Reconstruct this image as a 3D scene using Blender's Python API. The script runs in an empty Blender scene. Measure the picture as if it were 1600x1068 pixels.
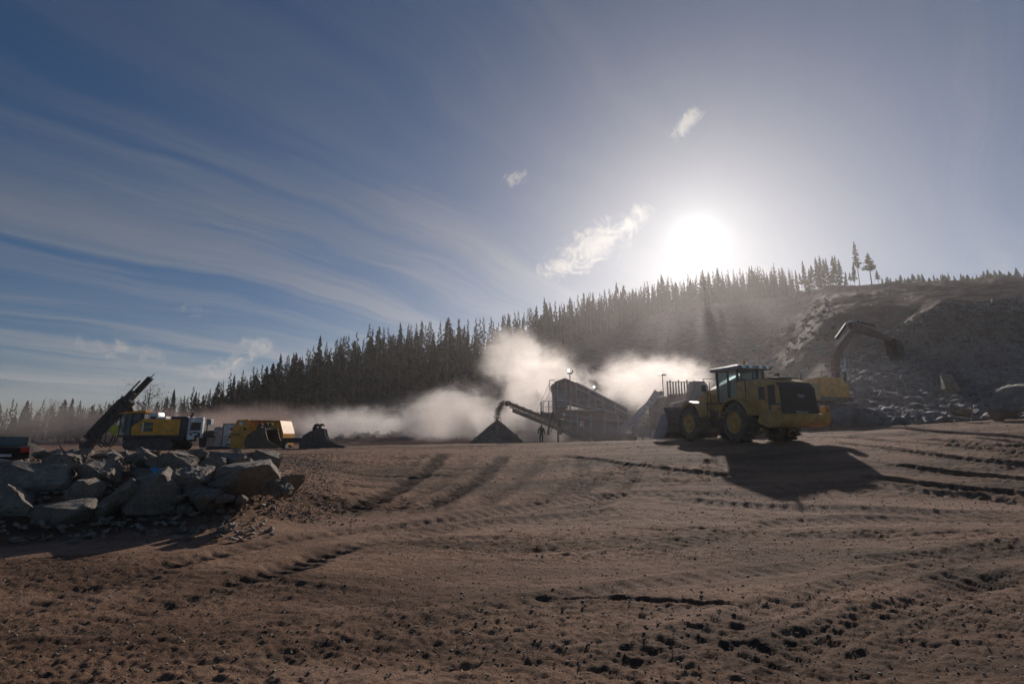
import bpy, bmesh, math, random
import numpy as np
from mathutils import Vector, Matrix
R = math.radians
rng = random.Random(7)
nr = np.random.default_rng(11)
S = bpy.context.scene
COL = S.collection
# ------------------------------------------------------------------ camera
EYE = 1.7
F = 800.0                       # focal length in photo pixels (1600 wide): 18 mm on 36 mm
PITCH = math.atan(158 / F)
cam_d = bpy.data.cameras.new('camera'); cam_d.lens = 18; cam_d.sensor_width = 36
cam_d.clip_start = 0.1; cam_d.clip_end = 20000
cam = bpy.data.objects.new('camera', cam_d); COL.objects.link(cam)
cam.location = (0, 0, EYE); cam.rotation_euler = (R(90) + PITCH, 0, 0)
S.camera = cam
# ------------------------------------------------------------------ light
SUN_EL, SUN_AZ = R(21.0), R(20.9)          # azimuth clockwise from +Y (to the right)
SD = Vector((math.sin(SUN_AZ) * math.cos(SUN_EL), math.cos(SUN_AZ) * math.cos(SUN_EL), math.sin(SUN_EL)))
sl = bpy.data.lights.new('sun', 'SUN'); sl.energy = 5.0; sl.angle = R(0.55); sl.color = (1, .92, .83)
so = bpy.data.objects.new('sun', sl); COL.objects.link(so)
so.rotation_euler = (-SD).to_track_quat('-Z', 'Y').to_euler(); so.location = (0, 0, 60)
S.view_settings.view_transform = 'Standard'; S.view_settings.look = 'None'
S.view_settings.exposure = -0.2; S.view_settings.gamma = 1
S.cycles.volume_bounces = 2; S.cycles.max_bounces = 6; S.cycles.use_denoising = True
S.cycles.volume_step_rate = 1.0; S.cycles.volume_max_steps = 256; S.cycles.sample_clamp_indirect = 6

W = bpy.data.worlds.new('World'); S.world = W; W.use_nodes = True
NT = W.node_tree; NT.nodes.clear()
def nd(t, ty, **k):
    n = t.nodes.new(ty)
    for a, b in k.items():
        if a.startswith('i_'): n.inputs[int(a[2:])].default_value = b
        else: setattr(n, a, b)
    return n
def mth(t, op, a, b=None, c=None, clamp=False):
    n = t.nodes.new('ShaderNodeMath'); n.operation = op; n.use_clamp = clamp
    for i, v in enumerate((a, b, c)):
        if v is None: continue
        if isinstance(v, (int, float)): n.inputs[i].default_value = v
        else: t.links.new(v, n.inputs[i])
    return n.outputs[0]
def vm(t, op, a, b=None):
    n = t.nodes.new('ShaderNodeVectorMath'); n.operation = op
    for i, v in enumerate((a, b)):
        if v is None: continue
        if isinstance(v, (tuple, Vector)): n.inputs[i].default_value = v
        else: t.links.new(v, n.inputs[i])
    return n.outputs['Value'] if op in ('DOT_PRODUCT', 'LENGTH', 'DISTANCE') else n.outputs[0]
def mix(t, f, a, b, mode='MIX'):
    n = t.nodes.new('ShaderNodeMix'); n.data_type = 'RGBA'; n.blend_type = mode
    for s, v in ((0, f), (6, a), (7, b)):
        if isinstance(v, (int, float)): n.inputs[s].default_value = v
        elif isinstance(v, tuple): n.inputs[s].default_value = (*v, 1) if len(v) == 3 else v
        else: t.links.new(v, n.inputs[s])
    return n.outputs[2]
def sstep(t, v, a, b, lo=0., hi=1.):
    n = t.nodes.new('ShaderNodeMapRange'); n.interpolation_type = 'SMOOTHSTEP'
    t.links.new(v, n.inputs[0]); n.inputs[1].default_value = a; n.inputs[2].default_value = b
    n.inputs[3].default_value = lo; n.inputs[4].default_value = hi
    return n.outputs[0]
def noise(t, vec, scale, detail=4, rough=.55, dist=0.):
    n = nd(t, 'ShaderNodeTexNoise'); t.links.new(vec, n.inputs['Vector'])
    n.inputs['Scale'].default_value = scale; n.inputs['Detail'].default_value = detail
    n.inputs['Roughness'].default_value = rough; n.inputs['Distortion'].default_value = dist
    return n.outputs[0]

def ray(px, py):                 # direction of a photo pixel
    xc, yc = (px - 800) / F, (534 - py) / F
    return Vector((xc, math.cos(PITCH) - yc * math.sin(PITCH), math.sin(PITCH) + yc * math.cos(PITCH)))
def at(px, py, Y):
    d = ray(px, py); return Vector((0, 0, EYE)) + d * (Y / d.y)
def zpix(py, Y, px=800):
    return at(px, py, Y).z

# sky: Nishita, thin cirrus spread on a high layer, a few small fair-weather clouds
sky = nd(NT, 'ShaderNodeTexSky', sky_type='NISHITA', sun_disc=False, sun_elevation=SUN_EL, sun_rotation=SUN_AZ,
         altitude=300, air_density=1.0, dust_density=.7, ozone_density=4.0)
tc = nd(NT, 'ShaderNodeTexCoord')
D = vm(NT, 'NORMALIZE', tc.outputs['Generated'])
sep = nd(NT, 'ShaderNodeSeparateXYZ'); NT.links.new(D, sep.inputs[0])
zc = mth(NT, 'MAXIMUM', sep.outputs[2], 0.0)
den = mth(NT, 'ADD', zc, 0.16)
pu = mth(NT, 'DIVIDE', sep.outputs[0], den); pv = mth(NT, 'DIVIDE', sep.outputs[1], den)
cmb = nd(NT, 'ShaderNodeCombineXYZ'); NT.links.new(pu, cmb.inputs[0]); NT.links.new(pv, cmb.inputs[1])
mp = nd(NT, 'ShaderNodeMapping', vector_type='TEXTURE'); NT.links.new(cmb.outputs[0], mp.inputs[0])
mp.inputs['Rotation'].default_value = (0, 0, R(90 - 44)); mp.inputs['Scale'].default_value = (3.0, .3, 1)
wv = nd(NT, 'ShaderNodeTexNoise', noise_dimensions='3D'); NT.links.new(cmb.outputs[0], wv.inputs['Vector']); wv.inputs['Scale'].default_value = .9; wv.inputs['Detail'].default_value = 4
n1 = noise(NT, vm(NT, 'ADD', mp.outputs[0], vm(NT, 'MULTIPLY', wv.outputs['Color'], (.5, 1.6, 0))), 1.1, 9, .62, .6)
mp2 = nd(NT, 'ShaderNodeMapping', vector_type='TEXTURE'); NT.links.new(cmb.outputs[0], mp2.inputs[0])
mp2.inputs['Rotation'].default_value = (0, 0, R(90 - 44)); mp2.inputs['Scale'].default_value = (2.2, 1.3, 1)
n2 = noise(NT, mp2.outputs[0], .55, 3, .5)
ci = mth(NT, 'MULTIPLY', sstep(NT, n1, .36, .74), sstep(NT, n2, .34, .6))
cs = vm(NT, 'DOT_PRODUCT', D, tuple(SD))
ang = mth(NT, 'ARCCOSINE', mth(NT, 'MINIMUM', cs, .999999))
near = mth(NT, 'POWER', 2.718, mth(NT, 'MULTIPLY', ang, -1 / .42))
ci_f = mth(NT, 'MULTIPLY', ci, .72)
hs = nd(NT, 'ShaderNodeHueSaturation'); hs.inputs['Saturation'].default_value = 1.5; NT.links.new(sky.outputs[0], hs.inputs['Color'])
bw = nd(NT, 'ShaderNodeRGBToBW'); NT.links.new(sky.outputs[0], bw.inputs[0])
lum = bw.outputs[0]
cic = nd(NT, 'ShaderNodeCombineXYZ')
for i, k in enumerate((1.25, 1.28, 1.36)): NT.links.new(mth(NT, 'MULTIPLY', mth(NT, 'ADD', mth(NT, 'MULTIPLY', lum, k * 1.25), 1.0 * k), 1.0), cic.inputs[i])
base = mix(NT, ci_f, hs.outputs[0], cic.outputs[0])
# veil of thin haze around the sun, whitening the blue
veil = mth(NT, 'MULTIPLY', near, .6, clamp=True)
vcol = nd(NT, 'ShaderNodeCombineXYZ')
for i, k in enumerate((1.0, 1.0, 1.02)): NT.links.new(mth(NT, 'MULTIPLY', lum, k), vcol.inputs[i])
base = mix(NT, veil, base, vcol.outputs[0])
# small clouds: (px, py, rx, ry, tilt, weight)
cm = None
for (px, py, rx, ry, tl, wt) in [(925, 385, 105, 42, -28, 1.), (880, 415, 62, 28, -10, .9), (985, 345, 48, 26, -32, .8), (1075, 190, 34, 16, -40, 1.),
                                 (803, 280, 34, 18, -25, .6), (195, 548, 75, 18, 8, .55), (405, 540, 40, 16, 5, .6), (360, 572, 60, 22, -30, .7), (320, 580, 40, 14, -20, .5), (300, 484, 26, 16, 0, .35)]:
    c = ray(px, py).normalized()
    right = c.cross(Vector((0, 0, 1))).normalized(); up = right.cross(c)
    ca, sa = math.cos(R(-tl)), math.sin(R(-tl))
    r2 = right * ca + up * sa; u2 = up * ca - right * sa
    a = mth(NT, 'DIVIDE', vm(NT, 'DOT_PRODUCT', D, tuple(r2)), rx / 830); b = mth(NT, 'DIVIDE', vm(NT, 'DOT_PRODUCT', D, tuple(u2)), ry / 830)
    rr = mth(NT, 'SQRT', mth(NT, 'ADD', mth(NT, 'MULTIPLY', a, a), mth(NT, 'MULTIPLY', b, b)))
    fr = mth(NT, 'GREATER_THAN', vm(NT, 'DOT_PRODUCT', D, tuple(c)), 0)
    m_ = mth(NT, 'MULTIPLY', mth(NT, 'MULTIPLY', sstep(NT, rr, 0, 1.15, 1, 0), wt), fr)
    cm = m_ if cm is None else mth(NT, 'MAXIMUM', cm, m_)
cn = noise(NT, D, 30, 10, .66, 1.6)
cl = mth(NT, 'MULTIPLY', sstep(NT, mth(NT, 'ADD', cn, mth(NT, 'MULTIPLY', cm, .42)), .56, .95), sstep(NT, cm, 0, .25))
clc = nd(NT, 'ShaderNodeCombineXYZ')
for i, k in enumerate((1.55, 1.5, 1.46)): NT.links.new(mth(NT, 'ADD', mth(NT, 'MULTIPLY', lum, k), 2.2 * k), clc.inputs[i])
base = mix(NT, mth(NT, 'MULTIPLY', cl, .95), base, clc.outputs[0])
# the sun seen through thin cirrus: disc and its aureole
au = mth(NT, 'MULTIPLY', mth(NT, 'POWER', 2.718, mth(NT, 'MULTIPLY', mth(NT, 'MULTIPLY', ang, ang), -1 / (.034 ** 2))), 12.)
au2 = mth(NT, 'MULTIPLY', mth(NT, 'POWER', 2.718, mth(NT, 'MULTIPLY', ang, -1 / .06)), 9.)
sunc = nd(NT, 'ShaderNodeCombineXYZ')
for i, k in enumerate((1., .98, .93)): NT.links.new(mth(NT, 'MULTIPLY', mth(NT, 'ADD', mth(NT, 'ADD', au, au2), mth(NT, 'MULTIPLY', mth(NT, 'POWER', 2.718, mth(NT, 'MULTIPLY', ang, -1 / .17)), 1.2)), k), sunc.inputs[i])
tot = vm(NT, 'ADD', base, sunc.outputs[0])
bg = nd(NT, 'ShaderNodeBackground'); NT.links.new(tot, bg.inputs[0]); bg.inputs[1].default_value = 0.05
wo = nd(NT, 'ShaderNodeOutputWorld'); NT.links.new(bg.outputs[0], wo.inputs[0])
W.cycles.sampling_method = 'MANUAL'; W.cycles.sample_map_resolution = 512

# ------------------------------------------------------------------ materials
def new_mat(name):
    m = bpy.data.materials.new(name); m.use_nodes = True
    t = m.node_tree; p = t.nodes['Principled BSDF']; return m, t, p
def mk(name, col, rough=.6, metal=0., var=.25, scale=3., bump=.15, bscale=40., dirt=None, damt=.35, spec=.4):
    m, t, p = new_mat(name)
    co = nd(t, 'ShaderNodeTexCoord'); o = co.outputs['Object']
    n = noise(t, o, scale, 6, .6)
    dk = tuple(c * (1 - var) for c in col); lt = tuple(min(1, c * (1 + var)) for c in col)
    c = mix(t, sstep(t, n, .3, .7), dk, lt)
    if dirt:
        nn = noise(t, o, scale * 1.7, 7, .65)
        c = mix(t, mth(t, 'MULTIPLY', sstep(t, nn, .42, .68), damt), c, dirt)
    t.links.new(c, p.inputs['Base Color'])
    p.inputs['Roughness'].default_value = rough; p.inputs['Metallic'].default_value = metal
    p.inputs['Specular IOR Level'].default_value = spec
    if bump:
        b = nd(t, 'ShaderNodeBump'); b.inputs['Strength'].default_value = bump; b.inputs['Distance'].default_value = .02
        t.links.new(noise(t, o, bscale, 5, .6), b.inputs['Height']); t.links.new(b.outputs[0], p.inputs['Normal'])
    return m
DUST = (.2, .155, .125)
M = dict(
    yellow=mk('loader_yellow_paint', (.52, .3, .06), .5, dirt=(.32, .235, .16), damt=.7, bump=.05),
    rigyellow=mk('rig_yellow_paint', (.85, .34, .01), .4, dirt=(.48, .22, .05), damt=.3, bump=.05),
    orange=mk('orange_paint', (.78, .32, .02), .5, dirt=DUST, damt=.35, bump=.05),
    dark=mk('dark_steel', (.035, .033, .036), .55, dirt=(.11, .085, .075), damt=.4),
    purple=mk('dusty_dark_paint', (.07, .055, .06), .6, dirt=DUST, damt=.5),
    black=mk('black_plastic', (.014, .014, .016), .5, dirt=(.07, .06, .05), damt=.25),
    navy=mk('blue_black_paint', (.022, .024, .045), .5, dirt=(.1, .08, .07), damt=.3),
    tyre=mk('dusty_rubber', (.03, .028, .028), .85, dirt=(.16, .125, .1), damt=.6, bump=.4),
    white=mk('white_paint', (.72, .71, .7), .4, dirt=(.4, .35, .3), damt=.4, bump=.03),
    grey=mk('galvanised_grey', (.26, .27, .3), .5, .2, dirt=DUST, damt=.4),
    belt=mk('bluegrey_steel', (.33, .34, .4), .5, .2, dirt=DUST, damt=.4),
    maroon=mk('dusty_red_brown_paint', (.17, .085, .07), .6, dirt=DUST, damt=.55),
    brown=mk('worn_brown_steel', (.11, .075, .055), .6, .3, dirt=(.2, .14, .1), damt=.5),
    chrome=mk('polished_rod', (.7, .7, .7), .15, 1., var=.05, bump=0),
    lime=mk('yellow_green_plate', (.5, .48, .02), .5, bump=.05),
    blue=mk('blue_plastic', (.02, .25, .6), .4, bump=.05),
    cloth=mk('dark_workwear', (.035, .028, .03), .9, bump=.2),
    bark=mk('bark', (.12, .085, .065), .9, bump=.6, bscale=20),
    birchbark=mk('birch_bark', (.4, .37, .33), .8, scale=8, var=.4),
    red=mk('tail_lamp_red', (.5, .02, .015), .2, bump=0),
    carpaint=mk('dark_car_paint', (.02, .018, .02), .8, bump=0, spec=.12),
)
def glass_mat():
    m, t, p = new_mat('tinted_window_glass')
    p.inputs['Base Color'].default_value = (.55, .65, .66, 1); p.inputs['Roughness'].default_value = .06
    p.inputs['Transmission Weight'].default_value = .85; p.inputs['IOR'].default_value = 1.1
    return m
M['glass'] = glass_mat()
def emis(name, col, s):
    m, t, p = new_mat(name); p.inputs['Emission Color'].default_value = (*col, 1); p.inputs['Emission Strength'].default_value = s; return m
M['lamp'] = emis('emissive_flood_lamp', (1, .95, .88), 5.)  # lens faces of the flood lamps, given their own emission
def rock_mat(name, a, b, sc, bump=.9):
    m, t, p = new_mat(name)
    co = nd(t, 'ShaderNodeTexCoord'); o = co.outputs['Object']
    oi = nd(t, 'ShaderNodeObjectInfo')
    n = noise(t, o, sc, 8, .65); n2 = noise(t, o, sc * 6, 6, .7)
    c = mix(t, sstep(t, n, .3, .7), a, b)
    c = mix(t, mth(t, 'MULTIPLY', sstep(t, n2, .48, .66), .7), c, tuple(x * .4 for x in a))
    c = mix(t, mth(t, 'MULTIPLY', sstep(t, noise(t, o, sc * 2.3, 8, .7, 1.5), .55, .68), .5), c, tuple(min(1, x * 1.5) for x in b))
    c = mix(t, mth(t, 'MULTIPLY', oi.outputs['Random'], .45), c, tuple(x * .6 for x in b))
    t.links.new(c, p.inputs['Base Color']); p.inputs['Roughness'].default_value = .85
    bp = nd(t, 'ShaderNodeBump'); bp.inputs['Strength'].default_value = bump; bp.inputs['Distance'].default_value = .12
    h = mth(t, 'ADD', noise(t, o, sc * 4, 8, .7), mth(t, 'MULTIPLY', n2, .5))
    t.links.new(h, bp.inputs['Height']); t.links.new(bp.outputs[0], p.inputs['Normal'])
    return m
M['boulder'] = rock_mat('quarried_granite', (.19, .148, .118), (.43, .355, .29), 1.4)
M['rubble'] = rock_mat('blasted_rock', (.13, .115, .12), (.27, .245, .25), .8)
M['gravel'] = rock_mat('crushed_gravel', (.085, .068, .062), (.2, .165, .15), 2., .6)
M['clod'] = rock_mat('dark_soil_clod', (.035, .025, .02), (.09, .065, .05), 3., .6)

def ground_mat():
    m, t, p = new_mat('quarry_ground')
    g = nd(t, 'ShaderNodeNewGeometry'); P = g.outputs['Position']
    st = vm(t, 'MULTIPLY', P, (.22, 1., 1.))
    a = noise(t, st, .45, 6, .6); b = noise(t, P, 3.2, 8, .7); c_ = noise(t, st, 1.6, 6, .65); fine = noise(t, P, 22, 6, .75)
    col = mix(t, sstep(t, a, .38, .62), (.12, .066, .041), (.3, .174, .112))
    col = mix(t, mth(t, 'MULTIPLY', sstep(t, c_, .5, .72), .65), col, (.36, .225, .155))
    col = mix(t, mth(t, 'MULTIPLY', sstep(t, b, .52, .7), .75), col, (.07, .045, .032))
    col = mix(t, mth(t, 'MULTIPLY', sstep(t, fine, .55, .75), .6), col, (.07, .046, .034))
    at_l = nd(t, 'ShaderNodeAttribute', attribute_name='lane'); col = mix(t, mth(t, 'MULTIPLY', at_l.outputs['Fac'], sstep(t, b, .35, .6, .85, .45)), col, (.36, .22, .15))
    at_d = nd(t, 'ShaderNodeAttribute', attribute_name='damp_shade'); at_h = nd(t, 'ShaderNodeAttribute', attribute_name='hill'); at_r = nd(t, 'ShaderNodeAttribute', attribute_name='rock')
    col = mix(t, mth(t, 'MULTIPLY', at_d.outputs['Fac'], sstep(t, b, .2, .55, .6, 1.)), col, (.055, .034, .025))
    hb = noise(t, P, .35, 8, .7); hc = noise(t, P, 1.8, 6, .7)
    hill = mix(t, sstep(t, hb, .35, .65), (.085, .042, .032), (.17, .1, .08))
    hill = mix(t, sstep(t, hc, .58, .72), hill, (.22, .18, .16))
    rk = mix(t, sstep(t, noise(t, vm(t, 'MULTIPLY', P, (1, 1, .3)), .5, 8, .7), .3, .7), (.08, .062, .055), (.2, .165, .145))
    rk = mix(t, mth(t, 'MULTIPLY', sstep(t, noise(t, vm(t, 'MULTIPLY', P, (.12, .12, 1.2)), 1.2, 6, .7), .5, .7), .6), rk, (.05, .04, .036))
    col = mix(t, at_h.outputs['Fac'], col, hill); col = mix(t, at_r.outputs['Fac'], col, rk)
    t.links.new(col, p.inputs['Base Color']); p.inputs['Roughness'].default_value = .95; p.inputs['Specular IOR Level'].default_value = .15
    bp = nd(t, 'ShaderNodeBump'); bp.inputs['Strength'].default_value = 1.; bp.inputs['Distance'].default_value = .08
    h = mth(t, 'ADD', mth(t, 'ADD', b, mth(t, 'MULTIPLY', fine, .5)), mth(t, 'MULTIPLY', noise(t, P, 70, 4, .7), .2))
    t.links.new(h, bp.inputs['Height']); t.links.new(bp.outputs[0], p.inputs['Normal'])
    return m
M['ground'] = ground_mat()

def leaf_mat(name, a, b):
    m, t, p = new_mat(name)
    oi = nd(t, 'ShaderNodeObjectInfo'); g = nd(t, 'ShaderNodeNewGeometry')
    n = noise(t, g.outputs['Position'], 1.5, 4)
    c = mix(t, sstep(t, n, .3, .7), a, b)
    c = mix(t, mth(t, 'MULTIPLY', oi.outputs['Random'], .4), c, tuple(x * .6 for x in a))
    t.links.new(c, p.inputs['Base Color']); p.inputs['Roughness'].default_value = .7; p.inputs['Specular IOR Level'].default_value = .2
    tr = nd(t, 'ShaderNodeBsdfTranslucent'); t.links.new(c, tr.inputs[0])
    ms = nd(t, 'ShaderNodeMixShader'); ms.inputs[0].default_value = .3
    out = [x for x in t.nodes if x.type == 'OUTPUT_MATERIAL'][0]
    t.links.new(p.outputs[0], ms.inputs[1]); t.links.new(tr.outputs[0], ms.inputs[2]); t.links.new(ms.outputs[0], out.inputs[0])
    return m
M['needle'] = leaf_mat('spruce_needles', (.022, .034, .016), (.05, .062, .026))
M['autumn'] = leaf_mat('autumn_leaves', (.14, .1, .03), (.2, .15, .05))

# ------------------------------------------------------------------ mesh helpers
class MB:
    def __init__(s): s.v = []; s.f = []
    def add(s, vs, fs, mat=None):
        o = len(s.v)
        s.v += [tuple(mat @ Vector(v)) if mat else tuple(v) for v in vs]; s.f += [tuple(i + o for i in f) for f in fs]; return s
    def box(s, x0, x1, y0, y1, z0, z1, mat=None):
        return s.add([(x, y, z) for z in (z0, z1) for y in (y0, y1) for x in (x0, x1)],
                     [(0, 2, 3, 1), (4, 5, 7, 6), (0, 1, 5, 4), (2, 6, 7, 3), (0, 4, 6, 2), (1, 3, 7, 5)], mat)
    def prism(s, prof, y0, y1, mat=None, inset=0.):       # (x,z) outline pushed along y
        n = len(prof); c = (sum(p[0] for p in prof) / n, sum(p[1] for p in prof) / n)
        vs = [(x, y0, z) for x, z in prof] + [(x, y1, z) for x, z in prof]
        fs = [tuple(range(n)), tuple(range(2 * n - 1, n - 1, -1))] + [(i, i + n, (i + 1) % n + n, (i + 1) % n) for i in range(n)]
        return s.add(vs, fs, mat)
    def cyl(s, p0, p1, r, seg=12, r2=None, caps=True):
        p0, p1 = Vector(p0), Vector(p1); r2 = r if r2 is None else r2
        d = (p1 - p0).normalized(); a = d.orthogonal().normalized(); b = d.cross(a)
        vs = [p + (a * math.cos(2 * math.pi * i / seg) + b * math.sin(2 * math.pi * i / seg)) * q for p, q in ((p0, r), (p1, r2)) for i in range(seg)]
        fs = [(i, (i + 1) % seg, (i + 1) % seg + seg, i + seg) for i in range(seg)]
        if caps: fs += [tuple(range(seg - 1, -1, -1)), tuple(range(seg, 2 * seg))]
        return s.add(vs, fs)
    def tube(s, pts, r, seg=8):
        for a, b in zip(pts[:-1], pts[1:]): s.cyl(a, b, r, seg)
        return s
    def bar(s, a, b, w, h):                                 # rectangular beam between two points
        a, b = Vector(a), Vector(b); d = (b - a); L = d.length; d.normalize()
        up = Vector((0, 0, 1)) if abs(d.z) < .95 else Vector((1, 0, 0))
        y = up.cross(d).normalized(); z = d.cross(y)
        m = Matrix((d, y, z)).transposed().to_4x4(); m.translation = a
        return s.box(0, L, -w / 2, w / 2, -h / 2, h / 2, m)
    def lathe(s, prof, ax0, axd, seg=24):                   # prof: (along axis, radius)
        ax0, d = Vector(ax0), Vector(axd).normalized(); a = d.orthogonal().normalized(); b = d.cross(a); n = len(prof)
        vs = [ax0 + d * h + (a * math.cos(2 * math.pi * i / seg) + b * math.sin(2 * math.pi * i / seg)) * r for h, r in prof for i in range(seg)]
        fs = [(k * seg + i, k * seg + (i + 1) % seg, (k + 1) * seg + (i + 1) % seg, (k + 1) * seg + i) for k in range(n - 1) for i in range(seg)]
        return s.add(vs, fs)
    def build(s, name, mat, parent=None, bevel=0., smooth=False):
        me = bpy.data.meshes.new(name); me.from_pydata(s.v, [], s.f); me.update()
        bm = bmesh.new(); bm.from_mesh(me); bmesh.ops.recalc_face_normals(bm, faces=bm.faces)
        if bevel: bmesh.ops.bevel(bm, geom=[e for e in bm.edges if e.is_manifold and e.calc_face_angle(0) > .5], offset=bevel, segments=2, profile=.6, affect='EDGES', clamp_overlap=True)
        bm.to_mesh(me); bm.free()
        if smooth:
            for p in me.polygons: p.use_smooth = True
            me.set_sharp_from_angle(angle=R(38))
        me.materials.append(M[mat] if isinstance(mat, str) else mat)
        o = bpy.data.objects.new(name, me); COL.objects.link(o)
        if parent: o.parent = parent
        return o
def tag(o, label=None, cat=None, group=None, kind=None):
    if label: o['label'] = label
    if cat: o['category'] = cat
    if group: o['group'] = group
    if kind: o['kind'] = kind
    return o
def empty(name, loc, rz, label, cat, group=None):
    o = bpy.data.objects.new(name, None); COL.objects.link(o); o.location = loc; o.rotation_euler = (0, 0, rz); o.empty_display_size = .3
    return tag(o, label, cat, group)
def text(name, s, size, mat, parent, loc, rot, ext=.004):
    c = bpy.data.curves.new(name, 'FONT'); c.body = s; c.size = size; c.align_x = 'CENTER'; c.align_y = 'CENTER'; c.extrude = ext
    c.materials.append(M[mat]); o = bpy.data.objects.new(name, c); COL.objects.link(o); o.parent = parent
    dg = bpy.context.evaluated_depsgraph_get(); me = bpy.data.meshes.new_from_object(o.evaluated_get(dg)); bpy.data.objects.remove(o)
    o = bpy.data.objects.new(name, me); COL.objects.link(o); o.parent = parent
    if not me.materials: me.materials.append(M[mat])
    o.location = loc; o.rotation_euler = rot; return o

# ------------------------------------------------------------------ terrain
def vnoise(x, y, seed=0):
    xi, yi = np.floor(x).astype(np.int64), np.floor(y).astype(np.int64); fx, fy = x - xi, y - yi
    fx = fx * fx * (3 - 2 * fx); fy = fy * fy * (3 - 2 * fy)
    def h(a, b):
        n = (a * 374761393 + b * 668265263 + seed * 974634777) & 0x7fffffff
        n = ((n ^ (n >> 13)) * 1274126177) & 0x7fffffff
        return ((n ^ (n >> 16)) & 0xffff) / 65535.
    return (h(xi, yi) * (1 - fx) + h(xi + 1, yi) * fx) * (1 - fy) + (h(xi, yi + 1) * (1 - fx) + h(xi + 1, yi + 1) * fx) * fy
def fbm(x, y, oct=4, seed=0, g=.5):
    s = 0; a = 1; t = 0
    for i in range(oct): s = s + a * (vnoise(x * 2 ** i + 17 * i, y * 2 ** i - 9 * i, seed + i) * 2 - 1); t += a; a *= g
    return s / t
# profiles: photo column -> list of (distance, height); 'p' entries give the photo row instead of a height
def P_(px, *pts):
    out = []
    for q in pts: out.append((q[0], q[1]) if len(q) == 2 else (q[0], zpix(q[1], q[0], px)))
    return ((px - 800) / 815., out)
p = 'p'
PROF = [
    P_(-1300, (9, 0), (14, 1.1), (30, .8), (45, 1.0), (90, 1.4), (200, 3), (420, 8), (1500, 8)),
    P_(-60, (9.3, 0), (13.5, 1.15), (17, .9), (22, .45), (34, .4), (45, .9), (90, 1.3), (150, 2.), (260, 4.5), (420, 9), (1500, 9)),
    P_(90, (9.5, 0), (14, 1.3), (24, 1.15), (45, 1.1), (90, 1.3), (140, 2.0), (230, 5.), (420, 10), (1500, 10)),
    P_(250, (9.8, 0), (14, 1.25), (24, 1.15), (45, 1.1), (90, 1.5), (125, 2.2), (170, 676, p), (300, 655, p), (1500, 16)),
    P_(400, (10, 0), (14.5, 1.2), (25, 1.2), (45, 1.25), (80, 1.5), (120, 675, p), (155, 655, p), (300, 610, p), (1500, 35)),
    P_(480, (10.5, 0), (16, .9), (24, 1.25), (45, 1.35), (75, 1.5), (115, 668, p), (155, 645, p), (300, 595, p), (1500, 40)),
    P_(600, (11, 0), (18, .62), (26, 1.3), (45, 1.5), (72, 1.6), (112, 662, p), (170, 622, p), (300, 580, p), (1500, 55)),
    P_(800, (11.5, 0), (19, .75), (29, 1.58), (45, 1.7), (75, 1.8), (115, 645, p), (215, 590, p), (340, 555, p), (1500, 75)),
    P_(900, (11.5, 0), (19, .85), (29, 1.65), (45, 1.78), (75, 1.9), (115, 625, p), (265, 536, p), (400, 508, p), (1500, 105)),
    P_(1050, (11.5, 0), (19, .95), (28, 1.75), (45, 1.95), (72, 2.2), (120, 590, p), (300, 490, p), (430, 478, p), (1500, 125)),
    P_(1200, (11.3, 0), (18, .9), (27, 1.85), (38, 2.1), (55, 3.), (95, 600, p), (190, 512, p), (310, 466, p), (450, 462, p), (1500, 130)),
    P_(1330, (11, .02), (18, 1.1), (27, 2.2), (34, 2.6), (40, 648, p), (46, 634, p), (62, 590, p), (82, 540, p), (88, 490, p), (140, 464, p), (250, 447, p), (400, 458, p), (1500, 120)),
    P_(1500, (10.5, .05), (15, .6), (22, 1.9), (28, 2.6), (37, 657, p), (44, 640, p), (68, 546, p), (72, 478, p), (120, 455, p), (205, 440, p), (350, 450, p), (1500, 110)),
    P_(1620, (10, .08), (14, .5), (20, 1.8), (27, 2.8), (36, 651, p), (43, 632, p), (64, 545, p), (68, 472, p), (120, 447, p), (205, 434, p), (350, 446, p), (1500, 110)),
    P_(2900, (9, .1), (14, .6), (20, 2), (27, 3.2), (36, 4), (48, 9), (62, 15), (66, 24), (120, 38), (205, 60), (350, 95), (1500, 110)),
]
ucol = np.concatenate([-np.geomspace(2.6, 1.1, 26)[:-1], np.linspace(-1.1, 1.1, 560), np.geomspace(1.1, 2.6, 26)[1:]])
def lrows(a, b, r): return np.exp(np.arange(math.log(a), math.log(b), r))
rows = np.concatenate([lrows(.8, 2.2, .02), lrows(2.2, 40, .006), lrows(40, 130, .008), lrows(130, 600, .02), lrows(600, 1600, .1)])
LY = np.log(rows)
pu_ = np.array([q[0] for q in PROF])
def smooth1(a, n, axis):
    k = np.hanning(n + 2)[1:-1]; k /= k.sum(); pad = n // 2
    return np.apply_along_axis(lambda v: np.convolve(np.pad(v, pad, mode='edge'), k, 'valid'), axis, a)
base_p = np.stack([np.interp(rows, [0] + [q[0] for q in pr], [pr[0][1]] + [q[1] for q in pr]) for _, pr in PROF])
base_p = np.where(rows < 40, smooth1(base_p, 61, 1), smooth1(base_p, 9, 1))
us = np.linspace(-2.6, 2.6, 1041)
BZ = np.stack([np.interp(us, pu_, base_p[:, j]) for j in range(len(rows))], 1)
BZ = smooth1(BZ, 21, 0)                                   # (u, row)
def base_z(x, y):
    y = np.maximum(y, .8); u = np.clip(x / y, -2.6, 2.6); fi = (u + 2.6) / 5.2 * 1040; fj = np.interp(np.log(y), LY, np.arange(len(rows)))
    i = np.clip(fi.astype(int), 0, 1039); j = np.clip(fj.astype(int), 0, len(rows) - 2); a = fi - i; b = fj - j
    return (BZ[i, j] * (1 - a) + BZ[i + 1, j] * a) * (1 - b) + (BZ[i, j + 1] * (1 - a) + BZ[i + 1, j + 1] * a) * b
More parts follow.
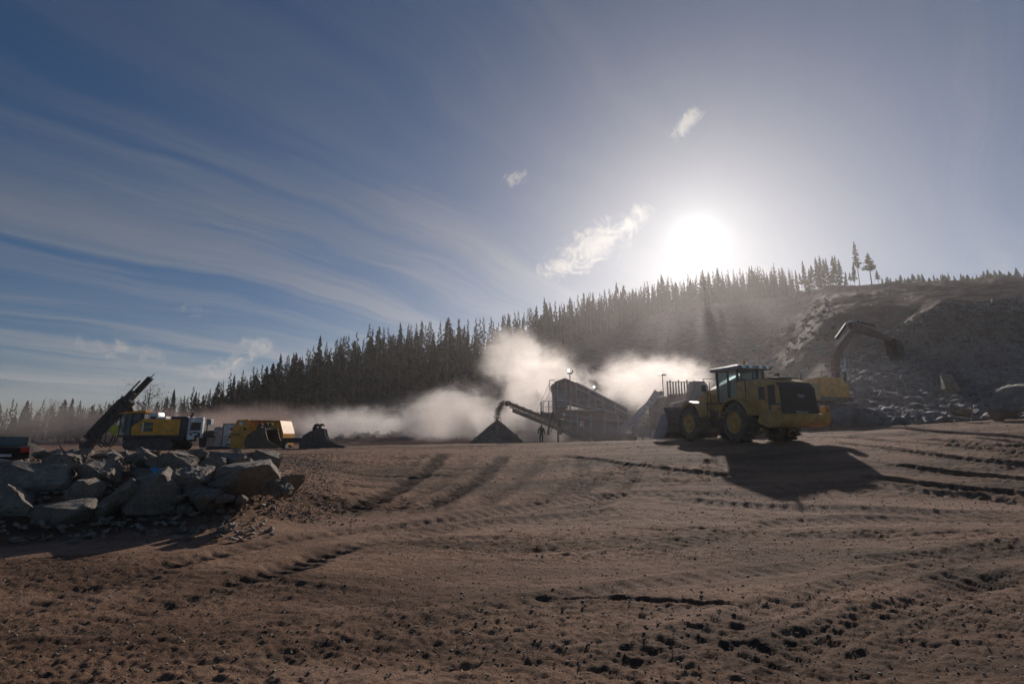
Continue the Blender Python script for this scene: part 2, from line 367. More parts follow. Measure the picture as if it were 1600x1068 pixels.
def terrain(x, y):
    x = np.asarray(x, float); y = np.asarray(y, float)
    far = np.clip((y - 40) / 30, 0, 1) * np.clip((x / np.maximum(y, 1) - .35) / .2, 0, 1)
    w = 1 + far * (.035 * fbm(x * .12, y * .05, 4, 3) + .02 * (np.floor(fbm(x * .25, y * .1, 3, 8) * 5) / 5))
    z = base_z(x * w, y * w)
    hill = np.clip((y - 62) / 25, 0, 1)
    z = z + hill * (.9 * fbm(x * .09, y * .09, 5, 21, .6) + .25 * fbm(x * .6, y * .6, 3, 4)) * np.clip(y / 110, .5, 1.6)
    z = z + .07 * fbm(x * .35, y * .35, 3, 33) * np.clip(y / 8, .3, 1) * (1 - hill)
    return z
def gz(x, y): return float(terrain(np.array([x]), np.array([y]))[0])
def hit(px, py, lo=2.2, hi=70):
    ys = np.exp(np.linspace(math.log(lo), math.log(hi), 700)); d = ray(px, py)
    xs = ys * d.x / d.y; zs = EYE + ys * d.z / d.y; g = terrain(xs, ys)
    k = np.argmax(g >= zs) if np.any(g >= zs) else int(np.argmin(np.abs(g - zs)))
    return xs[k], ys[k]
# wheel tracks, scrapes and one painted shadow tail, traced on the ground: polyline, half width, depth, darkening
TR = [([(690, 708), (672, 730), (620, 765), (535, 803)], .34, .09, .95), ([(788, 711), (772, 725), (738, 757), (655, 798)], .34, .09, .95),
      ([(1300, 690), (1420, 706), (1520, 718), (1640, 735)], .3, .12, .7), ([(1370, 723), (1480, 738), (1640, 752)], .28, .12, .8),
      ([(1330, 742), (1450, 757), (1640, 775)], .35, .14, .8), ([(1430, 684), (1550, 697), (1650, 699)], .4, .12, .6),  # first streak: tail of a cast shadow, painted into the ground colour
      ([(78, 926), (160, 915)], .2, .06, .9), ([(195, 897), (270, 885), (362, 861)], .2, .06, .8), ([(345, 913), (430, 895), (500, 870), (553, 852)], .26, .07, .95),
      ([(245, 950), (310, 940)], .2, .05, .9), ([(800, 931), (900, 934), (1010, 937), (1190, 946)], .06, .05, .5), ([(400, 905), (480, 915), (560, 925)], .1, .03, .5),
      ([(1105, 1032), (1180, 1002), (1260, 994)], .2, .035, .45), ([(1265, 1010), (1340, 1030), (1425, 1050)], .18, .035, .45), ([(1450, 1012), (1510, 1006)], .06, .03, .8),
      ([(865, 711), (960, 722), (1060, 736), (1160, 746)], .3, .09, .8), ([(880, 777), (935, 752), (952, 735)], .35, .06, .5), ([(600, 830), (760, 800), (960, 772), (1180, 770)], .3, .04, .3),
      ([(980, 872), (1200, 820), (1420, 812), (1640, 812)], .3, .04, .25), ([(1200, 835), (1300, 838), (1420, 832)], .3, .05, .6), ([(1330, 880), (1480, 862), (1640, 840)], .25, .05, .6),
      ([(1450, 920), (1540, 905), (1640, 900)], .35, .06, .8), ([(520, 735), (640, 745), (720, 742)], .18, .05, .6), ([(500, 755), (600, 760)], .2, .05, .6), ([(640, 850), (760, 862), (900, 858)], .12, .03, .4)]
TR += [([(845, 711), (836, 730), (800, 762), (735, 795)], .3, .05, .4), ([(905, 714), (908, 736), (880, 766), (815, 795)], .3, .05, .35), ([(965, 722), (988, 748), (960, 778), (890, 800)], .3, .05, .35),
       ([(740, 711), (722, 728), (680, 760), (600, 800)], .25, .04, .3), ([(1250, 683), (1400, 690), (1520, 700), (1640, 714)], .3, .08, .5), ([(1400, 762), (1520, 776), (1640, 792)], .3, .08, .5),
       ([(1000, 772), (1150, 790), (1400, 800), (1640, 806)], .3, .05, .4), ([(-40, 975), (150, 913), (360, 860), (520, 832), (760, 806)], .22, .035, .35), ([(60, 1010), (345, 915), (553, 851), (760, 815), (1000, 796)], .24, .035, .35),
       ([(900, 1070), (1100, 985), (1300, 915), (1640, 850)], .2, .035, .4), ([(1130, 1070), (1300, 985), (1450, 935), (1640, 885)], .2, .04, .45), ([(300, 1070), (600, 985), (900, 925), (1300, 880)], .2, .03, .3)]
LANES = [([(-60, 868), (300, 838), (600, 815), (900, 800), (1100, 792), (1300, 800), (1660, 796)], .9), ([(450, 850), (800, 826), (1060, 812), (1300, 822), (1660, 824)], .5), ([(940, 960), (1150, 950), (1330, 965)], .35), ([(300, 1020), (560, 1040), (800, 1060)], .3)]
trk = []
for pts, hw, dp, dm in TR:
    g = np.array([hit(*q) for q in pts]); s = np.concatenate([[0], np.cumsum(np.hypot(*np.diff(g, axis=0).T))])
    n = max(8, int(s[-1] / .25)); ss = np.linspace(0, s[-1], n)
    gx, gy = np.interp(ss, s, g[:, 0]), np.interp(ss, s, g[:, 1])
    if n > 12: k = 7; gx[3:-3] = np.convolve(gx, np.ones(k) / k, 'valid'); gy[3:-3] = np.convolve(gy, np.ones(k) / k, 'valid')
    trk.append((gx, gy, ss, hw, dp, dm))
U, Yg = np.meshgrid(ucol, rows, indexing='ij'); X = U * Yg
Z = terrain(X, Yg)
damp_shade = np.zeros_like(Z)
nearm = Yg < 36
for gx, gy, ss, hw, dp, dm in trk:
    bb = (X > gx.min() - 2) & (X < gx.max() + 2) & (Yg > gy.min() - 2) & (Yg < gy.max() + 2)
    xx, yy = X[bb], Yg[bb]; best = np.full(xx.shape, 1e9); sb = np.zeros(xx.shape)
    for k in range(len(gx) - 1):
        ax, ay, dx, dy = gx[k], gy[k], gx[k + 1] - gx[k], gy[k + 1] - gy[k]; L2 = dx * dx + dy * dy + 1e-9
        tt = np.clip(((xx - ax) * dx + (yy - ay) * dy) / L2, 0, 1); dd = np.hypot(xx - ax - tt * dx, yy - ay - tt * dy)
        m_ = dd < best; best[m_] = dd[m_]; sb[m_] = (ss[k] + tt * math.sqrt(L2))[m_]
    best = best + .35 * hw * fbm(xx * 2.2, yy * 2.2, 3, 60)
    endf = np.clip(np.minimum(sb, ss[-1] - sb) / .8 + .15, 0, 1)
    q = best / hw; cle = .75 + .25 * np.sign(np.sin(sb * 2 * math.pi / .28))
    Z[bb] += endf * (-dp * np.exp(-q ** 4) * cle + .25 * dp * np.exp(-((q - 1.5) / .35) ** 2))
    damp_shade[bb] = np.maximum(damp_shade[bb], dm * endf * np.clip(1.35 - q * .85, 0, 1) * np.clip(1.05 + .9 * fbm(xx * 1.1, yy * 1.1, 3, 71), 0, 1))
lane = np.zeros_like(Z)
for pts, hw in LANES:
    gg = np.array([hit(*q) for q in pts]); bb = (Yg > gg[:, 1].min() - 3) & (Yg < gg[:, 1].max() + 3)
    ly = np.interp(X[bb], gg[:, 0], gg[:, 1]); q = np.abs(Yg[bb] - ly + .5 * fbm(X[bb] * .4, Yg[bb] * .4, 3, 130)) / (hw * np.clip(ly / 9, .5, 1.6))
    lane[bb] = np.maximum(lane[bb], np.clip(1.5 - q * 1.2, 0, 1) * np.clip((X[bb] - gg[:, 0].min()) / .8, 0, 1) * np.clip((gg[:, 0].max() - X[bb]) / .8, 0, 1))
rough = (1 - .75 * lane) * np.clip(Yg / 9, .3, 1.4) * np.clip((70 - Yg) / 30, 0, 1)
patch = np.clip(.45 + 1.5 * fbm(X * .2, Yg * .55, 4, 90), .06, 1.4)
Z += rough * patch * (.03 * fbm(X * .45, Yg * 3.0, 4, 40, .6) + .026 * np.clip(Yg / 11, .3, 1) * np.maximum(0, fbm(X * 3.4, Yg * 8.5, 3, 50, .65)) * 1.6)
Z += np.clip((14 - Yg) / 6, 0, 1) * (.3 + .7 * np.clip(patch, 0, 1)) * (1 - .6 * lane) * .019 * fbm(X * 17, Yg * 26, 2, 57, .7)
Z += rough * (.35 + .65 * np.clip(patch, 0, 1)) * .042 * fbm(X * 6.5, Yg * 13, 3, 55, .65)
slope = np.abs(np.gradient(Z, axis=1) / np.gradient(Yg, axis=1))
hillA = np.clip((Yg - 62) / 12, 0, 1); ru = U - (1270 - 800) / 815.
hillA = np.maximum(hillA, np.clip((Yg - 33 + 6 * np.clip(-ru / .1, 0, 3)) / 4, 0, 1) * np.clip(ru / .06 + 1, 0, 1))
rockA = np.clip((slope - .75) / .5, 0, 1) * (Yg > 55) * (U > .4)
nu, ny = Z.shape
vid = np.arange(nu * ny).reshape(nu, ny)
quads = np.stack([vid[:-1, :-1], vid[1:, :-1], vid[1:, 1:], vid[:-1, 1:]], -1).reshape(-1, 4)
def np_mesh(name, verts, faces, k):
    me = bpy.data.meshes.new(name); me.vertices.add(len(verts)); me.vertices.foreach_set('co', np.ascontiguousarray(verts, dtype=np.float32).ravel())
    me.loops.add(len(faces) * k); me.loops.foreach_set('vertex_index', np.ascontiguousarray(faces, dtype=np.int32).ravel())
    me.polygons.add(len(faces)); me.polygons.foreach_set('loop_start', np.arange(0, len(faces) * k, k, dtype=np.int32))
    me.update(calc_edges=True); return me
me = np_mesh('ground', np.stack([X, Yg, Z], -1).reshape(-1, 3), quads, 4)
for nm, arr in (('damp_shade', damp_shade), ('lane', lane), ('hill', hillA), ('rock', rockA)):
    a = me.attributes.new(nm, 'FLOAT', 'POINT'); a.data.foreach_set('value', arr.astype(np.float32).ravel())
me.polygons.foreach_set('use_smooth', np.ones(len(quads), bool))
me.materials.append(M['ground'])
ground = bpy.data.objects.new('ground', me); COL.objects.link(ground); ground['kind'] = 'structure'
ZF = Z
def gzf(x, y):                                             # finished ground height
    u = x / y; i = int(np.clip(np.searchsorted(ucol, u) - 1, 0, nu - 2)); j = int(np.clip(np.searchsorted(rows, y) - 1, 0, ny - 2))
    a = (u - ucol[i]) / (ucol[i + 1] - ucol[i]); b = (y - rows[j]) / (rows[j + 1] - rows[j])
    return float((ZF[i, j] * (1 - a) + ZF[i + 1, j] * a) * (1 - b) + (ZF[i, j + 1] * (1 - a) + ZF[i + 1, j + 1] * a) * b)
def spot(px, Y, dz=0.):
    x = (px - 800) / 815. * Y; return Vector((x, Y, gzf(x, Y) + dz))

# ------------------------------------------------------------------ rocks
def rock_mesh(name, seed, npts=18, sub=False, box=.75, mat='boulder', rough=.03):
    r = random.Random(seed); bm = bmesh.new()
    for i in range(npts):
        v = Vector((r.uniform(-1, 1), r.uniform(-1, 1), r.uniform(-1, 1)))
        m = max(abs(c) for c in v); s = v / m; n = v.normalized(); q = s * box + n * (1 - box)
        bm.verts.new(q * r.uniform(.82, 1.05))
    h = bmesh.ops.convex_hull(bm, input=bm.verts)
    bmesh.ops.delete(bm, geom=[e for e in set(h['geom_interior'] + h['geom_unused']) if isinstance(e, bmesh.types.BMVert)], context='VERTS')
    bmesh.ops.dissolve_limit(bm, angle_limit=R(14), verts=bm.verts, edges=bm.edges)
    if sub:
        bmesh.ops.bevel(bm, geom=list(bm.edges), offset=.035, segments=1, affect='EDGES', clamp_overlap=True)
        bmesh.ops.triangulate(bm, faces=bm.faces)
        bmesh.ops.subdivide_edges(bm, edges=[e for e in bm.edges if e.calc_length() > .3], cuts=3, use_grid_fill=True)
        bmesh.ops.triangulate(bm, faces=bm.faces)
        for v in bm.verts: v.co += Vector((r.gauss(0, 1), r.gauss(0, 1), r.gauss(0, 1))) * rough * .75
    bmesh.ops.recalc_face_normals(bm, faces=bm.faces)
    me = bpy.data.meshes.new(name); bm.to_mesh(me); bm.free(); me.materials.append(M[mat]); return me
bvar = [rock_mesh('boulder', 100 + i, 15 + i % 5, True) for i in range(14)]
def boulder(px, py, w, h, Y, i, label, group=None, dep=None, rot=None, mesh=None):
    c = at(px, py, Y); k = Y / 815.
    o = bpy.data.objects.new('boulder', mesh or bvar[i % 14]); COL.objects.link(o); r = random.Random(i * 7 + 1)
    o.location = c; o.scale = (w * k * .56, (dep or (w + h) * .5 * k) * .55, h * k * .58)
    o.rotation_euler = rot or (r.uniform(-.25, .25), r.uniform(-.25, .25), r.uniform(-.5, .5)); return tag(o, label, 'boulder', group)
GB = 'boulders piled at the left'
main = [
    (48, 754, 120, 64, 12.0, 0, 'huge dark slab boulder at the left edge with a pale splinter on top'),
    (38, 797, 92, 52, 10.9, 1, 'low broad boulder beneath the huge slab at the left edge'),
    (236, 770, 78, 66, 10.9, 2, 'block-shaped dark boulder with a flat pale top under the blue scrap'),
    (385, 748, 118, 52, 11.6, 3, 'largest pale grey boulder at the right end of the rock pile'),
    (294, 762, 66, 56, 11.3, 4, 'rounded grey boulder between the flat-topped block and the pale boulder'),
    (186, 792, 46, 76, 10.7, 5, 'steep pale slab leaning against the flat-topped block'),
    (134, 768, 48, 40, 11.2, 6, 'squat grey boulder just right of the huge slab'),
    (102, 806, 76, 40, 10.5, 7, 'flat boulder at the foot of the pile below the squat grey one'),
    (228, 715, 36, 26, 13.2, 8, 'small sunlit pale boulder on top of the pile below the drill rig'),
    (272, 722, 60, 30, 12.8, 9, 'long grey boulder on the crest below the yellow rig body'),
    (366, 722, 70, 26, 12.8, 10, 'dark boulder on the crest below the brown bucket'),
    (330, 732, 46, 34, 12.2, 11, 'grey wedge boulder behind the largest pale boulder'),
    (160, 738, 70, 36, 12.4, 12, 'brownish boulder on the crest right of the huge slab'),
]
for a in main: boulder(*a)
r_ = random.Random(5)
for i in range(110):
    px = r_.uniform(-60, 455); tt = r_.random()
    top = 712 + max(0, (px - 380) * .25) + (16 if px < 75 else 0); bot = 832 - max(0, px - 120) * .19
    py = top + (bot - top) * tt; Y = 13.6 - 3.4 * tt + r_.uniform(-.1, .5); w = r_.uniform(12, 44) * (1 if tt < .85 else .6)
    zone = ('low at the foot' if tt > .66 else 'wedged halfway up' if tt > .33 else 'perched near the crest') + ' of the left pile ' + ('by the huge slab' if px < 130 else 'near the flat-topped block' if px < 285 else 'near the largest boulder')
    boulder(px, py, w, w * r_.uniform(.55, .9), Y, 20 + i, 'grey angular boulder ' + zone, GB)
for i in range(30):                                       # far crest of the pile
    px = r_.uniform(70, 440); Y = r_.uniform(14, 19); q = spot(px, Y); w = r_.uniform(14, 34)
    o = boulder(px, 700, w, w * .6, Y, 100 + i, 'small grey rock strewn on the plateau behind the left pile', 'rocks strewn behind the pile'); o.location.z = q.z + w * Y / 815 * .12
boulder(1585, 632, 84, 52, 31, 201, 'big squared boulder with a pale sunlit face at the right edge', dep=1.9, rot=(.1, -.18, .25)); 
boulder(1500, 642, 26, 16, 33, 202, 'small boulder just left of the big squared one at the right edge')
boulder(1478, 600, 30, 20, 42, 203, 'pale splintered rock standing up on the rubble above the squared boulder', rot=(.2, .9, .3))
sh = MB().add([(0, 0, -.3), (.12, .02, -.3), (.06, .1, -.3), (.03, .03, .34)], [(0, 1, 3), (1, 2, 3), (2, 0, 3), (0, 2, 1)]).build('rock_splinter', 'boulder')
sh.location = at(98, 712, 11.7); sh.rotation_euler = (.1, -.5, .4); tag(sh, 'thin pale rock splinter standing on the huge left slab', 'rock')
sc_ = MB().add([(-.09, 0, .08), (.1, .02, .06), (.02, .01, -.08), (-.03, .05, .07), (.05, .06, .05)], [(0, 2, 1), (0, 3, 2), (1, 2, 4), (3, 4, 2), (0, 1, 4, 3)]).build('plastic_scrap', 'blue')
sc_.location = at(240, 736, 10.95); tag(sc_, 'small blue plastic scrap lying on the flat-topped boulder', 'scrap')

def scatter(name, mesh_seeds, pts, sizes, mat, flat=.7, npts=9):
    base = []
    for sd in mesh_seeds:
        m_ = rock_mesh('t', sd, npts, False, .55, mat); bm = bmesh.new(); bm.from_mesh(m_); bmesh.ops.triangulate(bm, faces=bm.faces); bm.to_mesh(m_); bm.free()
        v = np.empty(len(m_.vertices) * 3, np.float32); m_.vertices.foreach_get('co', v); f = np.array([tuple(q.vertices) for q in m_.polygons]); base.append((v.reshape(-1, 3), f)); bpy.data.meshes.remove(m_)
    V, Fc, off = [], [], 0; g = np.random.default_rng(len(pts))
    for q, s in zip(pts, sizes):
        v, f = base[g.integers(len(base))]; a = g.uniform(0, 6.28); c, sn = math.cos(a), math.sin(a)
        w = v * s * np.array([g.uniform(.8, 1.3), g.uniform(.7, 1.1), g.uniform(.5, 1.) * flat])
        w = np.stack([w[:, 0] * c - w[:, 1] * sn, w[:, 0] * sn + w[:, 1] * c, w[:, 2]], 1)
        tl = g.uniform(-.5, .5); ct, st_ = math.cos(tl), math.sin(tl)
        w = np.stack([w[:, 0] * ct - w[:, 2] * st_, w[:, 1], w[:, 0] * st_ + w[:, 2] * ct], 1)
        V.append(w + np.array(q)); Fc.append(f + off); off += len(v)
    me = np_mesh(name, np.concatenate(V), np.concatenate(Fc), 3); me.materials.append(M[mat])
    o = bpy.data.objects.new(name, me); COL.objects.link(o); return o
def pts_in(n, pxr, Yr, g, cond=None, lg=True):
    out = []
    while len(out) < n:
        px = g.uniform(*pxr); Y = math.exp(g.uniform(math.log(Yr[0]), math.log(Yr[1]))) if lg else g.uniform(*Yr)
        if cond is None or cond(px, Y): out.append((px, Y))
    return out
# soil clods and pebbles over the yard
g = random.Random(3); L = []
for px, Y in pts_in(20000, (-60, 1660), (3, 34), g):
    x = (px - 800) / 815 * Y
    if float(fbm(np.array([x * .3]), np.array([Y * .8]), 3, 91)[0]) + g.uniform(-.5, .5) < .02: continue
    L.append((x, Y, gzf(x, Y) + .004))
o = scatter('soil_clods', range(300, 306), L, [g.choice((.006, .008, .008, .011, .014, .022)) * (.6 + .05 * q[1]) for q in L], 'clod'); tag(o, 'dark soil clods scattered over the dirt yard', 'clods', kind='stuff')
L = []
for px, Y in pts_in(7000, (-60, 1660), (3, 30), g):
    x = (px - 800) / 815 * Y; L.append((x, Y, gzf(x, Y) + .003))
o = scatter('pebbles', range(310, 315), L, [g.choice((.004, .005, .006, .008, .012, .02)) * (.6 + .05 * q[1]) for q in L], 'boulder'); tag(o, 'small pale pebbles strewn over the dirt yard', 'pebbles', kind='stuff')
# dark gravel at the right foot of the boulder pile
L = []
for i in range(5000):
    px = g.gauss(462, 42); Y = g.uniform(11, 24)
    if px < 330: continue
    x = (px - 800) / 815 * Y; L.append((x, Y, gzf(x, Y) + .01))
o = scatter('loose_gravel', range(320, 326), L, [g.choice((.01, .014, .02, .034)) for q in L], 'gravel'); tag(o, 'loose dark gravel spread beside the left rock pile', 'gravel', kind='stuff')
L = []
for i in range(900):
    px = g.uniform(-40, 440); Y = g.uniform(9.2, 15); x = (px - 800) / 815 * Y; L.append((x, Y, gzf(x, Y) + .05))
o = scatter('rock_chips', range(326, 332), L, [g.choice((.03, .045, .06, .09)) for q in L], 'boulder'); tag(o, 'broken rock chips between the piled boulders', 'rock chips', kind='stuff')
# blasted rubble on the quarry slope at the right
def rub(px, Y): return px > 1240 + max(0, (Y - 46)) * 3.2 + 25 * math.sin(Y) and Y > 33.5 + max(0, 1420 - px) * .02
L = []; big = []
for px, Y in pts_in(9000, (1230, 1720), (34, 74), g, rub, False):
    x = (px - 800) / 815 * Y; L.append((x, Y, gzf(x, Y) + .05))
o = scatter('rock_rubble', range(340, 350), L, [min(.75, .14 * math.exp(abs(g.gauss(0, .65)))) for q in L], 'rubble', .85, 10); tag(o, 'slope of blasted grey rock rubble below the quarry wall', 'rubble', kind='stuff')
rv = [rock_mesh('rubble_rock', 360 + i, 13, False, .6, 'rubble') for i in range(8)]
for i, (px, Y) in enumerate(pts_in(170, (1250, 1640), (35, 68), g, rub, False)):
    o = bpy.data.objects.new('rubble_rock', rv[i % 8]); COL.objects.link(o); q = spot(px, Y); s = g.uniform(.35, .95)
    o.location = q + Vector((0, 0, s * .25)); o.scale = (s * g.uniform(.8, 1.3), s, s * g.uniform(.6, .9)); o.rotation_euler = (g.uniform(-.5, .5), g.uniform(-.5, .5), g.uniform(0, 6))
    tag(o, 'angular grey rock in the ' + ('lower' if Y < 46 else 'middle' if Y < 57 else 'upper') + ' rubble slope ' + ('near the excavator' if px < 1400 else 'left of the squared boulder' if px < 1540 else 'above the squared boulder'), 'rock', 'larger rocks of the rubble slope')
# stones on the cleared hillside
L = []
for px, Y in pts_in(4200, (380, 1330), (78, 290), g, lambda px, Y: Y < np.interp(px, [380, 600, 800, 900, 1050, 1200, 1330], [105, 165, 208, 255, 285, 290, 230])):
    x = (px - 800) / 815 * Y; L.append((x, Y, gzf(x, Y) + .1))
o = scatter('hillside_stones', range(380, 386), L, [g.choice((.2, .3, .45, .9)) for q in L], 'rubble'); tag(o, 'stones littering the cleared hillside below the forest', 'stones', kind='stuff')

# ------------------------------------------------------------------ trees
def crown_mesh(name, seed, start, width, mat, n=150, droop=.35, ragged=.5):
    """unit-height conifer crown: tiers of drooping, jagged boughs"""
    r = random.Random(seed); V = []; Fc = []
    for i in range(n):
        t = (i + r.random()) / n; t = t ** .85; z = start + (1 - start) * t
        rad = width * ((1 - t) ** .8 * .95 + .05) * r.uniform(1 - ragged, 1 + ragged * .5); 
        if t < .12: rad *= .5 + 4 * t
        a = r.uniform(0, 6.283); d = Vector((math.cos(a), math.sin(a), 0)); s = Vector((-d.y, d.x, 0)); w = rad * r.uniform(.28, .45) + .004
        dz = -droop * rad * r.uniform(.3, 1.3)
        p0 = Vector((0, 0, z)); k = len(V)
        V += [p0 + d * rad * .05, p0 + d * rad * .5 + s * w * .6 + Vector((0, 0, dz * .35 + .012)), p0 + d * rad + s * w * r.uniform(-.3, .3) + Vector((0, 0, dz)),
              p0 + d * rad * .5 - s * w * .6 + Vector((0, 0, dz * .35 + .012)), p0 + d * rad * .8 + s * w * .5 + Vector((0, 0, dz * .9 - .012)), p0 + d * rad * .8 - s * w * .5 + Vector((0, 0, dz * .9 - .014)),
              p0 + d * rad * .45 + Vector((0, 0, dz * .4 - .022))]
        Fc += [(k, k + 1, k + 2), (k, k + 2, k + 3), (k + 1, k + 4, k + 2), (k + 3, k + 2, k + 5), (k, k + 6, k + 1), (k, k + 3, k + 6)]
    V.append(Vector((0, 0, 1.02))); 
    for j in range(3): a = j * 2.1; V.append(Vector((.006 * math.cos(a), .006 * math.sin(a), .95)))
    k = len(V) - 4; Fc += [(k, k + 1, k + 2), (k, k + 2, k + 3), (k, k + 3, k + 1)]
    me = bpy.data.meshes.new(name); me.from_pydata([tuple(v) for v in V], [], Fc); me.materials.append(M[mat]); return me
def leafy_mesh(name, seed, start, width, mat, n=520):
    r = random.Random(seed); V = []; Fc = []
    cl = [(Vector((r.gauss(0, .45) * width, r.gauss(0, .45) * width, start + (1 - start) * r.random() ** .9)), r.uniform(.03, .075)) for _ in range(34)]
    for i in range(n):
        c, s = r.choice(cl); p = c + Vector((r.gauss(0, s), r.gauss(0, s), r.gauss(0, s))); k = len(V)
        for j in range(3): V.append(p + Vector((r.uniform(-1, 1), r.uniform(-1, 1), r.uniform(-1, 1))) * .009)
        Fc.append((k, k + 1, k + 2))
    me = bpy.data.meshes.new(name); me.from_pydata([tuple(v) for v in V], [], Fc); me.materials.append(M[mat]); return me, cl
def trunk_mesh(name, mat, r0=.011, limbs=None, seed=0, top=1.):
    m = MB(); m.cyl((0, 0, -.03), (0, 0, top * .55), r0, 7, r0 * .65).cyl((0, 0, top * .55), (0, 0, top), r0 * .65, 6, r0 * .12)
    r = random.Random(seed)
    for c in (limbs or []): m.cyl((0, 0, max(.25, c.z - .12)), c, r0 * .35, 4, r0 * .08)
    if not limbs:
        for i in range(14): z = r.uniform(.15, .6); a = r.uniform(0, 6.28); m.cyl((0, 0, z), (.05 * math.cos(a), .05 * math.sin(a), z - .01), .0016, 3, .0006)
    me = bpy.data.meshes.new(name); me.from_pydata(m.v, [], m.f); me.materials.append(M[mat]); return me
KT = {'spruce': [(crown_mesh('crown', i, .22 + .07 * (i % 4), .125 + .02 * (i % 3), 'needle', 150), trunk_mesh('trunk', 'bark', .0095, seed=i)) for i in range(7)],
      'pine': [(crown_mesh('crown', 40 + i, .4 + .06 * i, .14, 'needle', 120, -.05, .6), trunk_mesh('trunk', 'bark', .012, seed=50 + i)) for i in range(3)]}
KT['low'] = [(crown_mesh('crown', 20 + i, .05 + .03 * (i % 3), .13 + .02 * (i % 3), 'needle', 170), trunk_mesh('trunk', 'bark', .0095, seed=80 + i)) for i in range(6)]
KT['birch'] = []
for i in range(3):
    c_, cl_ = leafy_mesh('crown', 70 + i, .35, .3, 'autumn', 1500); KT['birch'].append((c_, trunk_mesh('trunk', 'birchbark', .011, [q[0] for q in cl_], i)))
ntree = 0
def tree(kind, px, Y, H, label, group, i, x=None):
    global ntree; ntree += 1
    x = (px - 800) / 815. * Y if x is None else x
    c_, t_ = KT[kind][i % len(KT[kind])]
    e = empty({'spruce': 'spruce_tree', 'low': 'spruce_tree', 'pine': 'pine_tree', 'birch': 'birch_tree'}[kind], (x, Y, gzf(x, Y) - .1), g.uniform(0, 6.28), label, 'tree', group)
    wd = H ** .6 * 20 ** .4 * g.uniform(.6, 1.45); e.rotation_euler.x = g.gauss(0, .03); e.rotation_euler.y = g.gauss(0, .03); e.scale = (wd, wd, H)
    for nm, me_ in (('trunk', t_), ('crown', c_)):
        o = bpy.data.objects.new(nm, me_); COL.objects.link(o); o.parent = e
    return e
EDGE = lambda px: float(np.interp(px, [-250, 0, 250, 400, 600, 800, 900, 1050, 1200, 1280], [115, 120, 125, 140, 170, 215, 265, 300, 310, 300]))
HT = lambda px: float(np.interp(px, [-250, 0, 150, 250, 330, 400, 500, 600, 800, 900, 1050, 1200, 1280], [8, 8.5, 9, 10, 11, 14, 18, 21, 23, 21.5, 19, 18.5, 15]))
g = random.Random(21)
seg = [(-200, 130, 'dusky spruce in the low tree line at the far left', 'trees of the low left tree line'),
       (130, 380, 'spruce in the tree line behind the drill rig and white cabinets', 'trees behind the drill rig'),
       (380, 500, 'dark spruce at the low left end of the dense hillside forest', 'spruces of the dense hillside forest'),
       (500, 660, 'dark tall spruce with bare lower trunk above the dark bucket', 'spruces of the dense hillside forest'),
       (660, 815, 'dark tall spruce with bare lower trunk above the gravel cone', 'spruces of the dense hillside forest'),
       (815, 960, 'spruce on the rising skyline above the crusher', 'spruces on the ridge skyline'),
       (960, 1150, 'hazy spruce on the skyline directly below the sun', 'spruces on the ridge skyline'),
       (1150, 1270, 'spruce on the skyline between sun and ragged conifer clump', 'spruces on the ridge skyline')]
filler = []
row = 0
for depth, keep in ((0, 1.), (4, .7), (9, .3), (15, 0), (22, 0), (30, 0), (40, 0), (52, 0)):
    px = -190.
    while px < 1268:
        Y = EDGE(px) + depth + g.uniform(-2.5, 2.5); step = g.uniform(1.4, 3.2) * (1 + max(0, Y - 150) / 400) * 815 / Y * (1 if px > 350 else 1.2)
        H = HT(px) * g.choice((.62, .75, .85, .95, 1., 1.06, 1.2)) * (1.12 if g.random() < .08 else 1)
        lab = [s for s in seg if s[0] <= px < s[1] + (1 if s[1] == 1270 else 0)]
        if lab and g.random() < keep and ntree < 285:
            tree('low' if px > 860 or g.random() < .25 else 'spruce', px, Y, H, lab[0][2], lab[0][3], g.randrange(7))
        else: filler.append((px, Y, H))
        px += step
tree('spruce', 489, 136, 22.5, 'single tall spruce rising well above the forest edge left of centre', None, 2)
for k, (px, Y, H) in enumerate([(224, 112, 13.2), (70, 110, 9.8), (190, 112, 9.5), (262, 118, 10.)]):
    tree('birch', px, Y, H, ['half-bare autumn birch directly behind the top of the drill mast', 'thin leafless birch sticking out of the low left tree line',
                             'sparse birch left of the drill mast', 'yellowing birch right of the drill mast above the cab'][k], None, k)
for k, (px, H) in enumerate([(1274, 10.5), (1281, 9), (1288, 13), (1295, 10), (1302, 11), (1309, 13), (1315, 14), (1321, 11), (1327, 12.5), (1333, 12), (1339, 13), (1346, 11.5), (1354, 7), (1361, 6)]):
    tree('pine' if k % 3 == 1 else 'low', px, 246 + 3 * (k % 3), H * 1.3, 'ragged conifer in the clump on the ridge right of the sun', 'conifer clump right of the sun', (0, 4, 0, 4, 8)[k % 5])
tree('pine', 1377, 232, 22, 'tallest lone pine on the ridge right of the conifer clump', None, 0); tree('spruce', 1368, 234, 13, 'short spruce tucked against the tallest ridge pine', None, 4)
tree('pine', 1397, 228, 16., 'thin leaning pine just right of the tallest ridge pine', None, 1); tree('spruce', 1409, 228, 8, 'small spruce at the right foot of the thin ridge pine', None, 3)
for k in range(46):
    px = 1415 + k * 5.4 + g.uniform(-3, 3); tree('low', px, 206 + g.uniform(-2, 10), g.uniform(1.8, 4.6), 'tiny young spruce along the bare ridge top at the right', 'saplings on the right ridge', k)
